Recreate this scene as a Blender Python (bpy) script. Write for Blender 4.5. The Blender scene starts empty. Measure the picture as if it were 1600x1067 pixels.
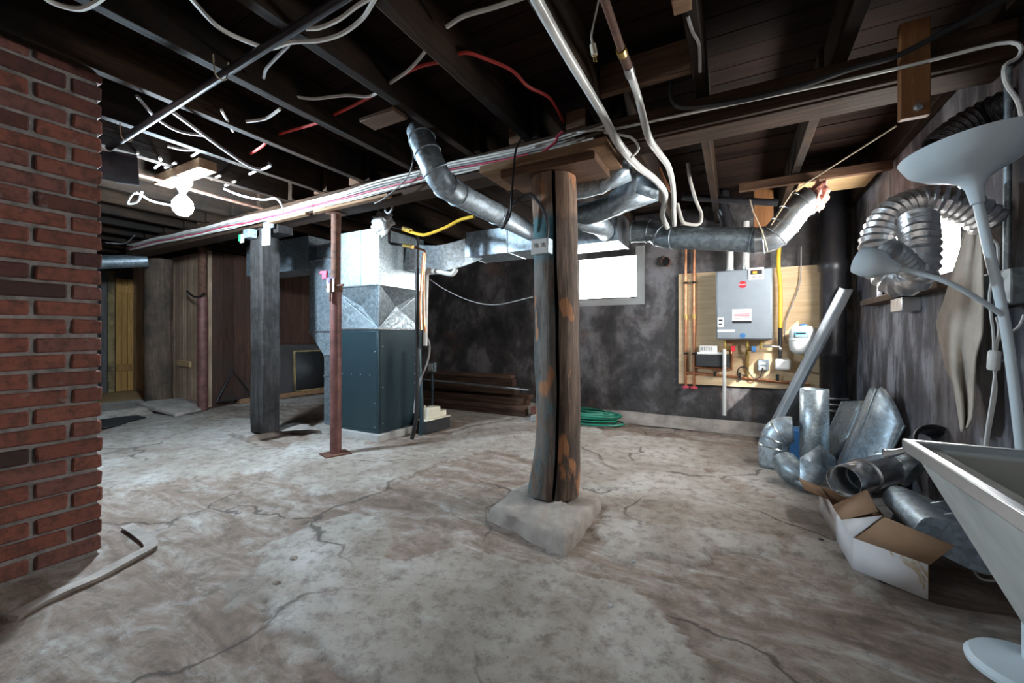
import bpy, bmesh, math, random
from mathutils import Vector, Matrix, noise
random.seed(7)
V = Vector
SC = bpy.context.scene
COL = SC.collection

# ---------------- camera ----------------
F, CX, HY, CAMH, YAW = 640.0, 800.0, 525.0, 1.0, math.radians(28.7)
FWD = V((-math.sin(YAW), math.cos(YAW), 0)); RGT = V((math.cos(YAW), math.sin(YAW), 0)); UP = V((0, 0, 1))
cam = bpy.data.cameras.new('camera'); camo = bpy.data.objects.new('camera', cam); COL.objects.link(camo)
camo.location = (0, 0, CAMH); camo.rotation_euler = (math.pi / 2, 0, YAW)
cam.sensor_width = 36; cam.lens = F / 1600 * 36; cam.shift_y = -(533.5 - HY) / 1600; cam.clip_start = .05
SC.camera = camo

# ---------------- world, exposure ----------------
w = bpy.data.worlds.new('world'); SC.world = w; w.use_nodes = True
w.node_tree.nodes['Background'].inputs[0].default_value = (1, .95, .89, 1)
w.node_tree.nodes['Background'].inputs[1].default_value = .75
SC.view_settings.view_transform = 'Standard'; SC.view_settings.look = 'None'
SC.view_settings.gamma = 1; SC.view_settings.use_curve_mapping = False
SC.view_settings.exposure = 0.35
BULB_POS = V((-3.50, 1.45, 1.95)); BULB_L = 1250; WIN_L = 14.0; WIN2_L = 30.0

# low sun outside, entering through the window in the right wall
sun = bpy.data.lights.new('sun', 'SUN'); sun.energy = 22; sun.angle = .009; sun.color = (1, .96, .90)
suno = bpy.data.objects.new('sun', sun); COL.objects.link(suno); suno.rotation_euler = V((-.90, 1.60, -1.02)).to_track_quat('-Z', 'Y').to_euler(); suno.location = (6, -10, 6)

# ---------------- photo pixel -> point on a known plane ----------------
def at(x, y, X=None, Y=None, Z=None, D=None):
    d = FWD + RGT * ((x - CX) / F) + UP * ((HY - y) / F)
    if X is not None: t = X / d.x
    elif Y is not None: t = Y / d.y
    elif Z is not None: t = (Z - CAMH) / d.z
    else: t = D
    return V((0, 0, CAMH)) + d * t

# ---------------- mesh helpers ----------------
ORG = {}
def smooth(pts, k=6):
    pts = [V(p) for p in pts]
    if len(pts) < 3: return pts
    out = []
    P = [pts[0] * 2 - pts[1]] + pts + [pts[-1] * 2 - pts[-2]]
    for i in range(1, len(P) - 2):
        a, b, c, d = P[i - 1:i + 3]
        for j in range(k):
            t = j / k
            out.append(.5 * ((2 * b) + (c - a) * t + (2 * a - 5 * b + 4 * c - d) * t * t + (3 * b - a - 3 * c + d) * t ** 3))
    out.append(pts[-1]); return out

class MB:
    def __init__(s): s.v = []; s.f = []
    def add(s, vs, fs):
        n = len(s.v); s.v += [V(p) for p in vs]; s.f += [[i + n for i in f] for f in fs]; return s
    def hexa(s, p):      # 4 bottom (ccw) then 4 top
        return s.add(p, [(3, 2, 1, 0), (4, 5, 6, 7), (0, 1, 5, 4), (1, 2, 6, 5), (2, 3, 7, 6), (3, 0, 4, 7)])
    def box(s, a, b):
        x0, y0, z0 = a; x1, y1, z1 = b
        return s.hexa([(x0, y0, z0), (x1, y0, z0), (x1, y1, z0), (x0, y1, z0), (x0, y0, z1), (x1, y0, z1), (x1, y1, z1), (x0, y1, z1)])
    def bar(s, p, q, wd, ht, up=(0, 0, 1)):
        p, q, up = V(p), V(q), V(up); d = (q - p).normalized()
        if abs(d.dot(up)) > .98: up = V((0, 1, 0))
        a = d.cross(up).normalized() * wd / 2; b = a.cross(d).normalized() * ht / 2
        return s.hexa([p - a - b, p + a - b, p + a + b, p - a + b, q - a - b, q + a - b, q + a + b, q - a + b])
    def tube(s, pts, r, n=8, cap=True, prof=None):
        pts = [V(p) for p in pts]; m = len(pts)
        rr = r if isinstance(r, (list, tuple)) else [r] * m
        T = [(pts[min(i + 1, m - 1)] - pts[max(i - 1, 0)]).normalized() for i in range(m)]
        ref = V((0, 0, 1)) if abs(T[0].z) < .9 else V((0, 1, 0))
        a = T[0].cross(ref).normalized(); vs = []
        for i in range(m):
            a = (a - T[i] * a.dot(T[i])).normalized(); b = T[i].cross(a)
            if prof: vs += [pts[i] + a * (u * rr[i]) + b * (v_ * rr[i]) for u, v_ in prof]
            else: vs += [pts[i] + (a * math.cos(k * 2 * math.pi / n) + b * math.sin(k * 2 * math.pi / n)) * rr[i] for k in range(n)]
        if prof: n = len(prof)
        fs = [(i * n + k, i * n + (k + 1) % n, (i + 1) * n + (k + 1) % n, (i + 1) * n + k) for i in range(m - 1) for k in range(n)]
        if cap: fs += [list(range(n))[::-1], list(range((m - 1) * n, m * n))]
        return s.add(vs, fs)
    def lathe(s, prof, c=(0, 0, 0), axis=(0, 0, 1), n=24, cap=True):   # prof: (radius, height)
        ax = V(axis).normalized(); ref = V((1, 0, 0)) if abs(ax.x) < .9 else V((0, 1, 0))
        a = ax.cross(ref).normalized(); b = ax.cross(a); c = V(c); vs = []
        for r, h in prof: vs += [c + ax * h + (a * math.cos(2 * math.pi * k / n) + b * math.sin(2 * math.pi * k / n)) * r for k in range(n)]
        m = len(prof)
        fs = [(i * n + k, i * n + (k + 1) % n, (i + 1) * n + (k + 1) % n, (i + 1) * n + k) for i in range(m - 1) for k in range(n)]
        if cap: fs += [list(range(n))[::-1], list(range((m - 1) * n, m * n))]
        return s.add(vs, fs)
    def prism(s, poly, off):
        off = V(off); n = len(poly); poly = [V(p) for p in poly]
        return s.add(poly + [p + off for p in poly], [list(range(n))[::-1], list(range(n, 2 * n))] + [(i, (i + 1) % n, n + (i + 1) % n, n + i) for i in range(n)])
    def grid(s, fn, nu, nv):
        vs = [fn(i / nu, j / nv) for j in range(nv + 1) for i in range(nu + 1)]
        return s.add(vs, [(j * (nu + 1) + i, j * (nu + 1) + i + 1, (j + 1) * (nu + 1) + i + 1, (j + 1) * (nu + 1) + i) for j in range(nv) for i in range(nu)])
    def build(s, name, mat, parent=None, bevel=0, sharp=40, solid=0, base=None):
        if parent is not None: o0 = ORG[parent.name]
        elif base is not None: o0 = V(base)
        else:
            xs = [p.x for p in s.v]; ys = [p.y for p in s.v]; zs = [p.z for p in s.v]
            o0 = V(((min(xs) + max(xs)) / 2, (min(ys) + max(ys)) / 2, min(zs)))
        me = bpy.data.meshes.new(name); me.from_pydata([p - o0 for p in s.v], [], s.f)
        bm = bmesh.new(); bm.from_mesh(me); bmesh.ops.recalc_face_normals(bm, faces=bm.faces); bm.to_mesh(me); bm.free()
        for p in me.polygons: p.use_smooth = True
        me.set_sharp_from_angle(angle=math.radians(sharp))
        me.materials.append(mat if not isinstance(mat, str) else M[mat])
        o = bpy.data.objects.new(name, me); COL.objects.link(o); ORG[o.name] = o0
        if parent is not None: o.parent = parent
        else: o.location = o0
        if solid: md = o.modifiers.new('thickness', 'SOLIDIFY'); md.thickness = solid; md.offset = 0
        if bevel: md = o.modifiers.new('bevel', 'BEVEL'); md.width = bevel; md.segments = 2; md.limit_method = 'ANGLE'
        return o

def tag(o, label, cat, group=None):
    o['label'] = label; o['category'] = cat
    if group: o['group'] = group
    return o
def thing(name, loc, label=None, cat=None, group=None):
    o = bpy.data.objects.new(name, None); COL.objects.link(o); o.location = loc; ORG[o.name] = V(loc); o.empty_display_size = .1
    if label: tag(o, label, cat, group)
    return o
def struct(o): o['kind'] = 'structure'; return o
def box(name, a, b, mat, parent=None, bevel=.003): return MB().box(a, b).build(name, mat, parent, bevel)
def tube(name, pts, r, mat, parent=None, n=8, k=6): return MB().tube(smooth(pts, k) if k else pts, r, n).build(name, mat, parent)

# ---------------- materials ----------------
M = {}
def nt(name):
    m = bpy.data.materials.new(name); m.use_nodes = True; M[name] = m
    t = m.node_tree; return m, t, t.nodes['Principled BSDF']
def nd(t, typ, **kw):
    n = t.nodes.new(typ)
    for k, v_ in kw.items():
        if k.startswith('i_'): n.inputs[k[2:].replace('_', ' ')].default_value = v_
        else: setattr(n, k, v_)
    return n
def ramp(t, fac, stops):
    r = t.nodes.new('ShaderNodeValToRGB'); e = r.color_ramp.elements
    while len(e) < len(stops): e.new(.5)
    for el, (p, c) in zip(e, stops): el.position = p; el.color = (*c, 1) if len(c) == 3 else c
    t.links.new(fac, r.inputs[0]); return r.outputs[0]
def mapped(t, scale, coord='Object', rnd=False):
    tc = t.nodes.new('ShaderNodeTexCoord'); mp = t.nodes.new('ShaderNodeMapping'); mp.inputs['Scale'].default_value = scale
    t.links.new(tc.outputs[coord], mp.inputs[0])
    if rnd:
        oi = t.nodes.new('ShaderNodeObjectInfo'); ml = t.nodes.new('ShaderNodeMath'); ml.operation = 'MULTIPLY'; ml.inputs[1].default_value = 37
        t.links.new(oi.outputs['Random'], ml.inputs[0]); t.links.new(ml.outputs[0], mp.inputs['Location'])
    return mp.outputs[0]
def nz(t, vec, scale, detail=6, rough=.6, dist=0):
    n = nd(t, 'ShaderNodeTexNoise', i_Scale=scale, i_Detail=detail, i_Roughness=rough, i_Distortion=dist); t.links.new(vec, n.inputs['Vector']); return n.outputs['Fac']
def mix(t, fac, a, b, mode='MIX'):
    n = t.nodes.new('ShaderNodeMix'); n.data_type = 'RGBA'; n.blend_type = mode
    if isinstance(fac, (int, float)): n.inputs[0].default_value = fac
    else: t.links.new(fac, n.inputs[0])
    for i, q in ((6, a), (7, b)):
        if isinstance(q, tuple): n.inputs[i].default_value = (*q, 1)
        else: t.links.new(q, n.inputs[i])
    return n.outputs[2]
def bump(t, b, h, strength=.4, dist=.01):
    n = nd(t, 'ShaderNodeBump'); n.inputs['Strength'].default_value = strength; n.inputs['Distance'].default_value = dist
    t.links.new(h, n.inputs['Height']); t.links.new(n.outputs[0], b.inputs['Normal'])
def plain(name, c, rough=.5, metal=0, var=.25, sc=9, emit=0, bmp=0):
    m, t, b = nt(name); b.inputs['Roughness'].default_value = rough; b.inputs['Metallic'].default_value = metal
    f = nz(t, mapped(t, (1, 1, 1)), sc); lo = tuple(x * (1 - var) for x in c); hi = tuple(min(1, x * (1 + var)) for x in c)
    t.links.new(ramp(t, f, [(.3, lo), (.7, hi)]), b.inputs['Base Color'])
    if emit: b.inputs['Emission Color'].default_value = (*c, 1); b.inputs['Emission Strength'].default_value = emit
    if bmp: bump(t, b, f, bmp)
    return m
def wood(name, dark, light, axis='Z', rough=.75, rnd=False, grime=None, gs=1.6, bmp=.5):
    m, t, b = nt(name); b.inputs['Roughness'].default_value = rough; b.inputs['Specular IOR Level'].default_value = .15
    s = {'X': (1.2, 16, 16), 'Y': (16, 1.2, 16), 'Z': (16, 16, 1.2)}[axis]
    vec = mapped(t, s, rnd=rnd); f = nz(t, vec, 2.2, 8, .65, .6)
    c = ramp(t, f, [(.28, dark), (.52, tuple((a + q) / 2 for a, q in zip(dark, light))), (.74, light)])
    if rnd:
        oi = t.nodes.new('ShaderNodeObjectInfo'); hs = nd(t, 'ShaderNodeHueSaturation'); mr = nd(t, 'ShaderNodeMapRange'); mr.inputs[3].default_value = .7; mr.inputs[4].default_value = 1.3
        t.links.new(oi.outputs['Random'], mr.inputs[0]); t.links.new(mr.outputs[0], hs.inputs['Value']); t.links.new(c, hs.inputs['Color']); c = hs.outputs[0]
    if grime:
        g = nz(t, mapped(t, (1, 1, 1)), gs, 7, .65); c = mix(t, ramp(t, g, [(.42, (0, 0, 0)), (.62, (1, 1, 1))]), c, grime)
    t.links.new(c, b.inputs['Base Color']); bump(t, b, f, bmp, .006); return m
def galv(name, c=(.50, .60, .68), rough=.42, metal=.75, sc=45):
    m, t, b = nt(name); b.inputs['Metallic'].default_value = metal
    vo = nd(t, 'ShaderNodeTexVoronoi', i_Scale=sc); t.links.new(mapped(t, (1, 1, 1)), vo.inputs['Vector'])
    sp = nd(t, 'ShaderNodeSeparateColor'); t.links.new(vo.outputs['Color'], sp.inputs[0])
    col = ramp(t, sp.outputs[0], [(.0, tuple(x * .72 for x in c)), (1, tuple(min(1, x * 1.2) for x in c))])
    st = nz(t, mapped(t, (1, 1, 1)), 3.5, 5); col = mix(t, ramp(t, st, [(.5, (0, 0, 0)), (.8, (.6, .6, .6))]), col, tuple(x * .45 for x in c))
    t.links.new(col, b.inputs['Base Color'])
    t.links.new(ramp(t, sp.outputs[1], [(0, (rough - .08,) * 3), (1, (rough + .12,) * 3)]), b.inputs['Roughness']); return m

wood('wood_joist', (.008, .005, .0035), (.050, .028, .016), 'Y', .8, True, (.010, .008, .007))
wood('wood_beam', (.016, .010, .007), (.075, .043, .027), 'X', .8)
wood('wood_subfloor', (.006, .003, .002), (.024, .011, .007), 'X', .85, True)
wood('wood_cap', (.14, .080, .045), (.36, .22, .13), 'X', .7)
wood('wood_cap_dark', (.06, .032, .020), (.17, .095, .06), 'X', .75)
wood('wood_pale', (.36, .23, .11), (.60, .42, .23), 'X', .7)
wood('wood_bracket', (.13, .055, .022), (.24, .11, .045), 'Z', .6)
wood('wood_squared_post', (.012, .011, .011), (.075, .070, .070), 'Z', .85, False, (.016, .014, .013), 3)
wood('wood_log', (.07, .050, .038), (.24, .165, .12), 'Z', .85, False, (.06, .05, .045), 2.4)
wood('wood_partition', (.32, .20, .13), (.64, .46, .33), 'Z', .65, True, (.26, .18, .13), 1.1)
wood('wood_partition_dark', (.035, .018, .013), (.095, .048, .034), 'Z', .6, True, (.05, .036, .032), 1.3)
wood('wood_door', (.32, .17, .055), (.58, .34, .12), 'Z', .6, True)
wood('wood_yellow_post', (.30, .21, .09), (.55, .42, .22), 'Z', .8, False, (.14, .11, .07), 4)
wood('wood_grey_post', (.09, .085, .085), (.22, .21, .21), 'Z', .85)
wood('wood_lumber', (.035, .022, .017), (.15, .090, .065), 'X', .8, True)
wood('plywood', (.56, .39, .22), (.78, .62, .42), 'X', .7, bmp=.12)
plain('plaster_grey_panel', (.055, .052, .055), .8, 0, .35, 2)
galv('galvanized'); galv('galvanized_dark', (.30, .36, .40), .45, .75); plain('galvanized_bright', (.60, .65, .69), .27, .9, .16, 5)
galv('galvanized_spangle', (.58, .68, .74), .40, .7, 85)
plain('furnace_grey', (.030, .056, .070), .38, .35, .08)
plain('white_plastic', (.74, .75, .74), .4, 0, .06); plain('cream_plastic', (.72, .68, .56), .45, 0, .08)
plain('cable_white', (.66, .64, .60), .5, 0, .22, 14); plain('cable_grey', (.30, .29, .29), .6, 0, .3, 14)
plain('cable_red', (.55, .045, .035), .5, 0, .15); plain('cable_magenta', (.50, .05, .10), .5, 0, .2); plain('cable_black', (.018, .018, .02), .5, 0, .3)
plain('pipe_white', (.68, .69, .67), .3, 0, .08); plain('pipe_black', (.016, .016, .019), .3, 0, .3); plain('pipe_cast', (.030, .030, .036), .38, .3, .45, 6)
plain('copper', (.66, .30, .16), .32, .85, .25, 20); plain('brass', (.55, .38, .12), .35, .85, .2, 20); plain('yellow', (.78, .48, .03), .45, 0, .12)
plain('pipe_oxide', (.15, .062, .055), .55, .1, .5, 14, bmp=.3); plain('rust', (.12, .055, .035), .8, .1, .5, 25, bmp=.4); plain('steel_dark', (.06, .06, .065), .4, .8, .3)
plain('heater_grey', (.30, .345, .39), .38, .35, .05); plain('sticker_white', (.82, .83, .84), .5, 0, .04); plain('ink_black', (.012, .012, .015), .4, 0, .1)
plain('ink_red', (.50, .015, .03), .4, 0, .1); plain('ink_blue', (.05, .18, .42), .4, 0, .1); plain('ink_teal', (.14, .42, .52), .4, 0, .1); plain('ink_green', (.02, .25, .10), .5); plain('ink_purple', (.10, .07, .40), .5)
plain('amber_display', (1, .28, .03), .4, 0, .1, emit=1.2)
plain('tank_white', (.80, .82, .82), .3, 0, .04); plain('insulation', (.78, .34, .27), .95, 0, .35, 25, bmp=.8); plain('rag', (.62, .60, .58), .9, 0, .4, 25)
plain('hose_green', (.012, .19, .125), .4, 0, .3, 8); plain('rubber', (.022, .024, .028), .6, 0, .3)
plain('cardboard', (.30, .185, .11), .85, 0, .1, 12); plain('lamp_blue_white', (.70, .82, .90), .35, 0, .03)
plain('cloth', (.50, .455, .40), .95, 0, .25, 5, bmp=.25); plain('string', (.42, .34, .24), .9); plain('screw', (.55, .56, .56), .3, .9)
plain('socket', (.05, .05, .05), .5); plain('porcelain', (.7, .7, .68), .3)
plain('box_white', (.66, .66, .68), .8, 0, .10, 4)
m, t, b = nt('box_white_stained'); b.inputs['Roughness'].default_value = .85
f = nz(t, mapped(t, (1, 1, 1)), 7, 6, .65, .8); t.links.new(ramp(t, f, [(.35, (.62, .62, .65)), (.60, (.66, .65, .66)), (.64, (.46, .33, .19)), (.68, (.63, .60, .56))]), b.inputs['Base Color'])
m, t, b = nt('bulb_glow'); b.inputs['Base Color'].default_value = (1, 1, 1, 1); b.inputs['Emission Color'].default_value = (.70, .87, 1, 1); b.inputs['Emission Strength'].default_value = BULB_L
for nm, L in (('window_daylight', WIN_L), ('window_daylight_side', WIN2_L)):
    m, t, b = nt(nm); em = nd(t, 'ShaderNodeEmission'); em.inputs[0].default_value = (1, .98, .94, 1); em.inputs[1].default_value = L * 2; tp = nd(t, 'ShaderNodeBsdfTransparent'); ms_ = nd(t, 'ShaderNodeMixShader')   # dusty pane: glows with daylight, lets sun through
    t.links.new(tp.outputs[0], ms_.inputs[1]); t.links.new(em.outputs[0], ms_.inputs[2]); t.links.new(ms_.outputs[0], t.nodes['Material Output'].inputs[0])
m, t, b = nt('poly_film'); b.inputs['Base Color'].default_value = (.8, .82, .82, 1); b.inputs['Roughness'].default_value = .25; b.inputs['Alpha'].default_value = .35

# silver foil of the flexible ducts
m, t, b = nt('foil'); b.inputs['Metallic'].default_value = .95; b.inputs['Base Color'].default_value = (.74, .74, .75, 1); b.inputs['Roughness'].default_value = .3
bump(t, b, nz(t, mapped(t, (1, 1, 1)), 60, 4), .35, .008)
m, t, b = nt('foil_shaded'); b.inputs['Metallic'].default_value = .7; b.inputs['Base Color'].default_value = (.06, .06, .065, 1); b.inputs['Roughness'].default_value = .25  # the duct foil again, with shade put into its colour
bump(t, b, nz(t, mapped(t, (1, 1, 1)), 60, 4), .6, .01)

# brick and mortar
m, t, b = nt('brick'); b.inputs['Roughness'].default_value = .85
oi = nd(t, 'ShaderNodeObjectInfo'); c = ramp(t, oi.outputs['Random'], [(0, (.045, .026, .024)), (.14, (.10, .040, .034)), (.35, (.22, .075, .052)), (.7, (.27, .095, .065)), (1, (.20, .085, .072))])
vec = mapped(t, (1, 1, 1), rnd=True); f = nz(t, vec, 22, 7, .7)
c = mix(t, ramp(t, f, [(.3, (.9, .9, .9)), (.55, (0, 0, 0))]), c, (.05, .028, .025)); f2 = nz(t, vec, 9, 6, .7)
c = mix(t, ramp(t, f2, [(.62, (0, 0, 0)), (.74, (.7, .7, .7))]), c, (.30, .27, .26))
t.links.new(c, b.inputs['Base Color']); bump(t, b, f, .8, .008)
plain('mortar', (.26, .24, .235), .95, 0, .45, 18, bmp=.9)
# rough concrete of footings, tub
plain('steel_bright', (.58, .62, .66), .28, .9, .15, 4)
plain('concrete', (.32, .285, .26), .95, 0, .35, 7, bmp=.7); plain('concrete_pale', (.42, .42, .41), .9, 0, .12, 10, bmp=.2); plain('concrete_tub', (.44, .46, .44), .85, 0, .18, 6, bmp=.2)

def plaster(name, lo, mid, hi, streak):
    m, t, b = nt(name); b.inputs['Roughness'].default_value = .6
    v0 = mapped(t, (1, 1, 1)); a = nz(t, v0, 1.1, 9, .68, .3); s = nz(t, mapped(t, (5, 5, 1.1) if streak else (2.2, 2.2, 1.5)), 1.5, 7, .65, .3)
    ad = nd(t, 'ShaderNodeMath', operation='MULTIPLY_ADD'); ad.inputs[1].default_value = .55; t.links.new(s, ad.inputs[0])
    m2 = nd(t, 'ShaderNodeMath', operation='MULTIPLY'); m2.inputs[1].default_value = .5; t.links.new(a, m2.inputs[0]); t.links.new(m2.outputs[0], ad.inputs[2])
    c = ramp(t, ad.outputs[0], [(.42, lo), (.52, mid), (.61, hi)])
    r = nz(t, v0, 2.3, 4, .5); c = mix(t, ramp(t, r, [(.60, (0, 0, 0)), (.72, (.55, .55, .55))]), c, (.16, .095, .07))
    y = nz(t, mapped(t, (1.3, 1.3, 1.3)), 3.1, 5, .6); c = mix(t, ramp(t, y, [(.66, (0, 0, 0)), (.74, (.5, .5, .5))]), c, (.26, .24, .22))
    t.links.new(c, b.inputs['Base Color']); bump(t, b, nz(t, v0, 9, 9, .7), .55, .02)
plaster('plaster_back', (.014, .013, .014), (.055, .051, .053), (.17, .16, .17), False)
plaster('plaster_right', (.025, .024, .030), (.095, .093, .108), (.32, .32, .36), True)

# worn concrete floor: colour follows the patch attribute of the mesh
m, t, b = nt('floor_concrete'); b.inputs['Roughness'].default_value = .82
v0 = mapped(t, (1, 1, 1)); a = nz(t, v0, 1.4, 9, .65, .6); fine = nz(t, v0, 14, 9, .72); streak = nz(t, mapped(t, (1.1, 3.2, 1)), 2.2, 9, .7, .8)
smoothc = ramp(t, a, [(.32, (.22, .18, .15)), (.46, (.33, .29, .255)), (.58, (.42, .39, .36)), (.70, (.54, .53, .52))])
rough_ = ramp(t, streak, [(.30, (.12, .085, .066)), (.46, (.24, .18, .145)), (.58, (.34, .29, .255)), (.72, (.52, .51, .50))])
at_ = nd(t, 'ShaderNodeAttribute', attribute_name='patch'); c = mix(t, at_.outputs['Fac'], rough_, smoothc)
c = mix(t, ramp(t, fine, [(.32, (.75, .75, .75)), (.52, (0, 0, 0))]), c, (.10, .078, .062))
spk = nz(t, v0, 42, 6, .75); c = mix(t, ramp(t, spk, [(.30, (.7, .7, .7)), (.42, (0, 0, 0))]), c, (.07, .055, .045))
wht = nz(t, mapped(t, (1.6, 2.6, 1)), 2.9, 8, .7, .5); c = mix(t, ramp(t, wht, [(.58, (0, 0, 0)), (.72, (.42, .42, .42))]), c, (.60, .60, .60))
vd = nd(t, 'ShaderNodeVectorMath', operation='MULTIPLY_ADD'); wn = nd(t, 'ShaderNodeTexNoise', i_Scale=1.6, i_Detail=6); t.links.new(v0, wn.inputs['Vector'])
t.links.new(wn.outputs['Color'], vd.inputs[0]); vd.inputs[1].default_value = (.9, .9, .0); t.links.new(v0, vd.inputs[2])
vo = nd(t, 'ShaderNodeTexVoronoi', feature='DISTANCE_TO_EDGE', i_Scale=.9); t.links.new(vd.outputs[0], vo.inputs['Vector'])
gate = nz(t, v0, 1.1, 3); mk = nd(t, 'ShaderNodeMath', operation='MULTIPLY')
ck = ramp(t, vo.outputs['Distance'], [(.0, (1, 1, 1)), (.006, (.8, .8, .8)), (.012, (0, 0, 0))]); gk = ramp(t, gate, [(.45, (0, 0, 0)), (.55, (.8, .8, .8))])
t.links.new(ck, mk.inputs[0]); t.links.new(gk, mk.inputs[1]); c = mix(t, mk.outputs[0], c, (.045, .034, .028))
t.links.new(c, b.inputs['Base Color']); bump(t, b, fine, .5, .012)

# split log post: bare wood with old teal paint and fresh chips
m, t, b = nt('wood_split_post'); b.inputs['Roughness'].default_value = .8
v0 = mapped(t, (18, 18, 1.1)); f = nz(t, v0, 2.2, 9, .68, .5)
c = ramp(t, f, [(.28, (.035, .022, .016)), (.5, (.12, .078, .055)), (.72, (.25, .18, .135))])
tc = nd(t, 'ShaderNodeTexCoord'); sx = nd(t, 'ShaderNodeSeparateXYZ'); t.links.new(tc.outputs['Object'], sx.inputs[0])
n1 = nz(t, mapped(t, (5, 5, 1.2)), 1.8, 7, .65)
mx = nd(t, 'ShaderNodeMapRange'); mx.inputs[1].default_value = .012; mx.inputs[2].default_value = -.012; t.links.new(sx.outputs['X'], mx.inputs[0])
mz = ramp(t, sx.outputs['Z'], [(0, (.45,) * 3), (.9, (.62,) * 3), (1, (0,) * 3)])
p1 = nd(t, 'ShaderNodeMath', operation='MULTIPLY'); t.links.new(mx.outputs[0], p1.inputs[0]); t.links.new(ramp(t, n1, [(.40, (0, 0, 0)), (.54, (.85, .85, .85))]), p1.inputs[1])
c = mix(t, p1.outputs[0], c, (.165, .155, .145))
n3 = nz(t, mapped(t, (5, 5, 1.5)), 2.6, 8, .7); p4 = nd(t, 'ShaderNodeMath', operation='MULTIPLY'); t.links.new(mx.outputs[0], p4.inputs[0]); t.links.new(ramp(t, n3, [(.50, (0, 0, 0)), (.60, (.8, .8, .8))]), p4.inputs[1]); c = mix(t, p4.outputs[0], c, (.075, .165, .19))
n4 = nz(t, mapped(t, (4, 4, 1.1)), 1.7, 8, .7); c = mix(t, ramp(t, n4, [(.46, (0, 0, 0)), (.62, (.85, .85, .85))]), c, (.035, .026, .021))
zt = nd(t, 'ShaderNodeMapRange'); zt.inputs[1].default_value = 1.34; zt.inputs[2].default_value = 1.42; t.links.new(sx.outputs['Z'], zt.inputs[0])
zt2 = nd(t, 'ShaderNodeMapRange'); zt2.inputs[1].default_value = 1.64; zt2.inputs[2].default_value = 1.61; t.links.new(sx.outputs['Z'], zt2.inputs[0])
p2 = nd(t, 'ShaderNodeMath', operation='MULTIPLY'); t.links.new(zt.outputs[0], p2.inputs[0]); t.links.new(zt2.outputs[0], p2.inputs[1])
p3 = nd(t, 'ShaderNodeMath', operation='MULTIPLY'); t.links.new(p2.outputs[0], p3.inputs[0]); t.links.new(mx.outputs[0], p3.inputs[1]); c = mix(t, p3.outputs[0], c, (.045, .13, .155))
ztop = nd(t, 'ShaderNodeMapRange'); ztop.inputs[1].default_value = 1.60; ztop.inputs[2].default_value = 1.66; t.links.new(sx.outputs['Z'], ztop.inputs[0])
c = mix(t, ztop.outputs[0], c, ramp(t, f, [(.28, (.09, .05, .03)), (.5, (.20, .125, .085)), (.72, (.33, .22, .15))]))
n2 = nz(t, mapped(t, (6, 6, 2)), 1.5, 4, .5); c = mix(t, ramp(t, n2, [(.60, (0, 0, 0)), (.63, (.8, .8, .8))]), c, (.40, .17, .07))
t.links.new(c, b.inputs['Base Color']); bump(t, b, f, .7, .008)

# =================== SETTING ===================
XR, YB = .95, 4.90          # right wall, back wall
def sst(a, b_, x): x = max(0, min(1, (x - a) / (b_ - a))); return x * x * (3 - 2 * x)
PATCH = [[at(x, y, Z=0) for x, y in l] for l in (
    [(340, 925), (430, 895), (560, 868), (700, 862), (790, 868), (880, 885), (980, 910), (1075, 985), (1120, 1090), (640, 1090), (520, 1015), (430, 985), (395, 945)],
    [(120, 690), (300, 660), (420, 700), (560, 690), (660, 702), (690, 720), (600, 760), (500, 770), (420, 735), (300, 745), (120, 770)],
    [(900, 690), (1040, 690), (1120, 740), (1190, 790), (1210, 850), (1100, 880), (950, 875), (930, 800), (895, 740)], [(620, 700), (820, 655), (825, 690), (700, 720)])]
def inside(x, y, poly):
    r = False; j = len(poly) - 1
    for i in range(len(poly)):
        if (poly[i].y > y) != (poly[j].y > y) and x < (poly[j].x - poly[i].x) * (y - poly[i].y) / (poly[j].y - poly[i].y) + poly[i].x: r = not r
        j = i
    return r
def fh(x, y):
    p = noise.fractal(V((x * .75, y * .75, 3.1)), 1.0, 2.1, 5) + .35 * noise.noise(V((x * .3, y * .3, 9)))
    qx = x + .09 * noise.fractal(V((x * 4, y * 4, 1)), 1, 2, 4); qy = y + .09 * noise.fractal(V((x * 4, y * 4, 6)), 1, 2, 4)
    if x > -4.6 and any(inside(qx, qy, g) for g in PATCH): p = 1
    elif x > -2.4 and y < 2.5: p -= .28
    pm = sst(.00, .035, p)
    rough = noise.fractal(V((x * 5, y * 9, .5)), .9, 2.1, 5)
    z = -.013 + .013 * pm + rough * (.0055 * (1 - pm) + .0008 * pm) + .004 * noise.noise(V((x * 1.1, y * 1.1, 7)))
    return z + .085 * sst(-6.55, -6.75, x), pm
mb = MB(); PM = []
NX, NY = 560, 350
def ffn(u, v_):
    x, y = -9.3 + u * 10.5, -1.5 + v_ * 6.6; z, pm = fh(x, y); PM.append(pm); return V((x, y, z))
mb.grid(ffn, NX, NY); fl = mb.build('floor', 'floor_concrete', base=(0, 0, 0), sharp=180); struct(fl)
a_ = fl.data.attributes.new('patch', 'FLOAT', 'POINT'); a_.data.foreach_set('value', PM)
# concrete lip poured round the chimney foot
lip = [at(x, y, Z=0) for x, y in ((20, 965), (85, 930), (150, 902), (205, 872), (234, 856), (232, 846), (214, 832), (198, 822))]
tr = MB().tube(smooth(lip, 6), .026, 8, prof=[(-1, -.3), (-.5, .7), (.3, .75), (1, -.3)]).build('trim_1', 'concrete'); struct(tr)

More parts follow.
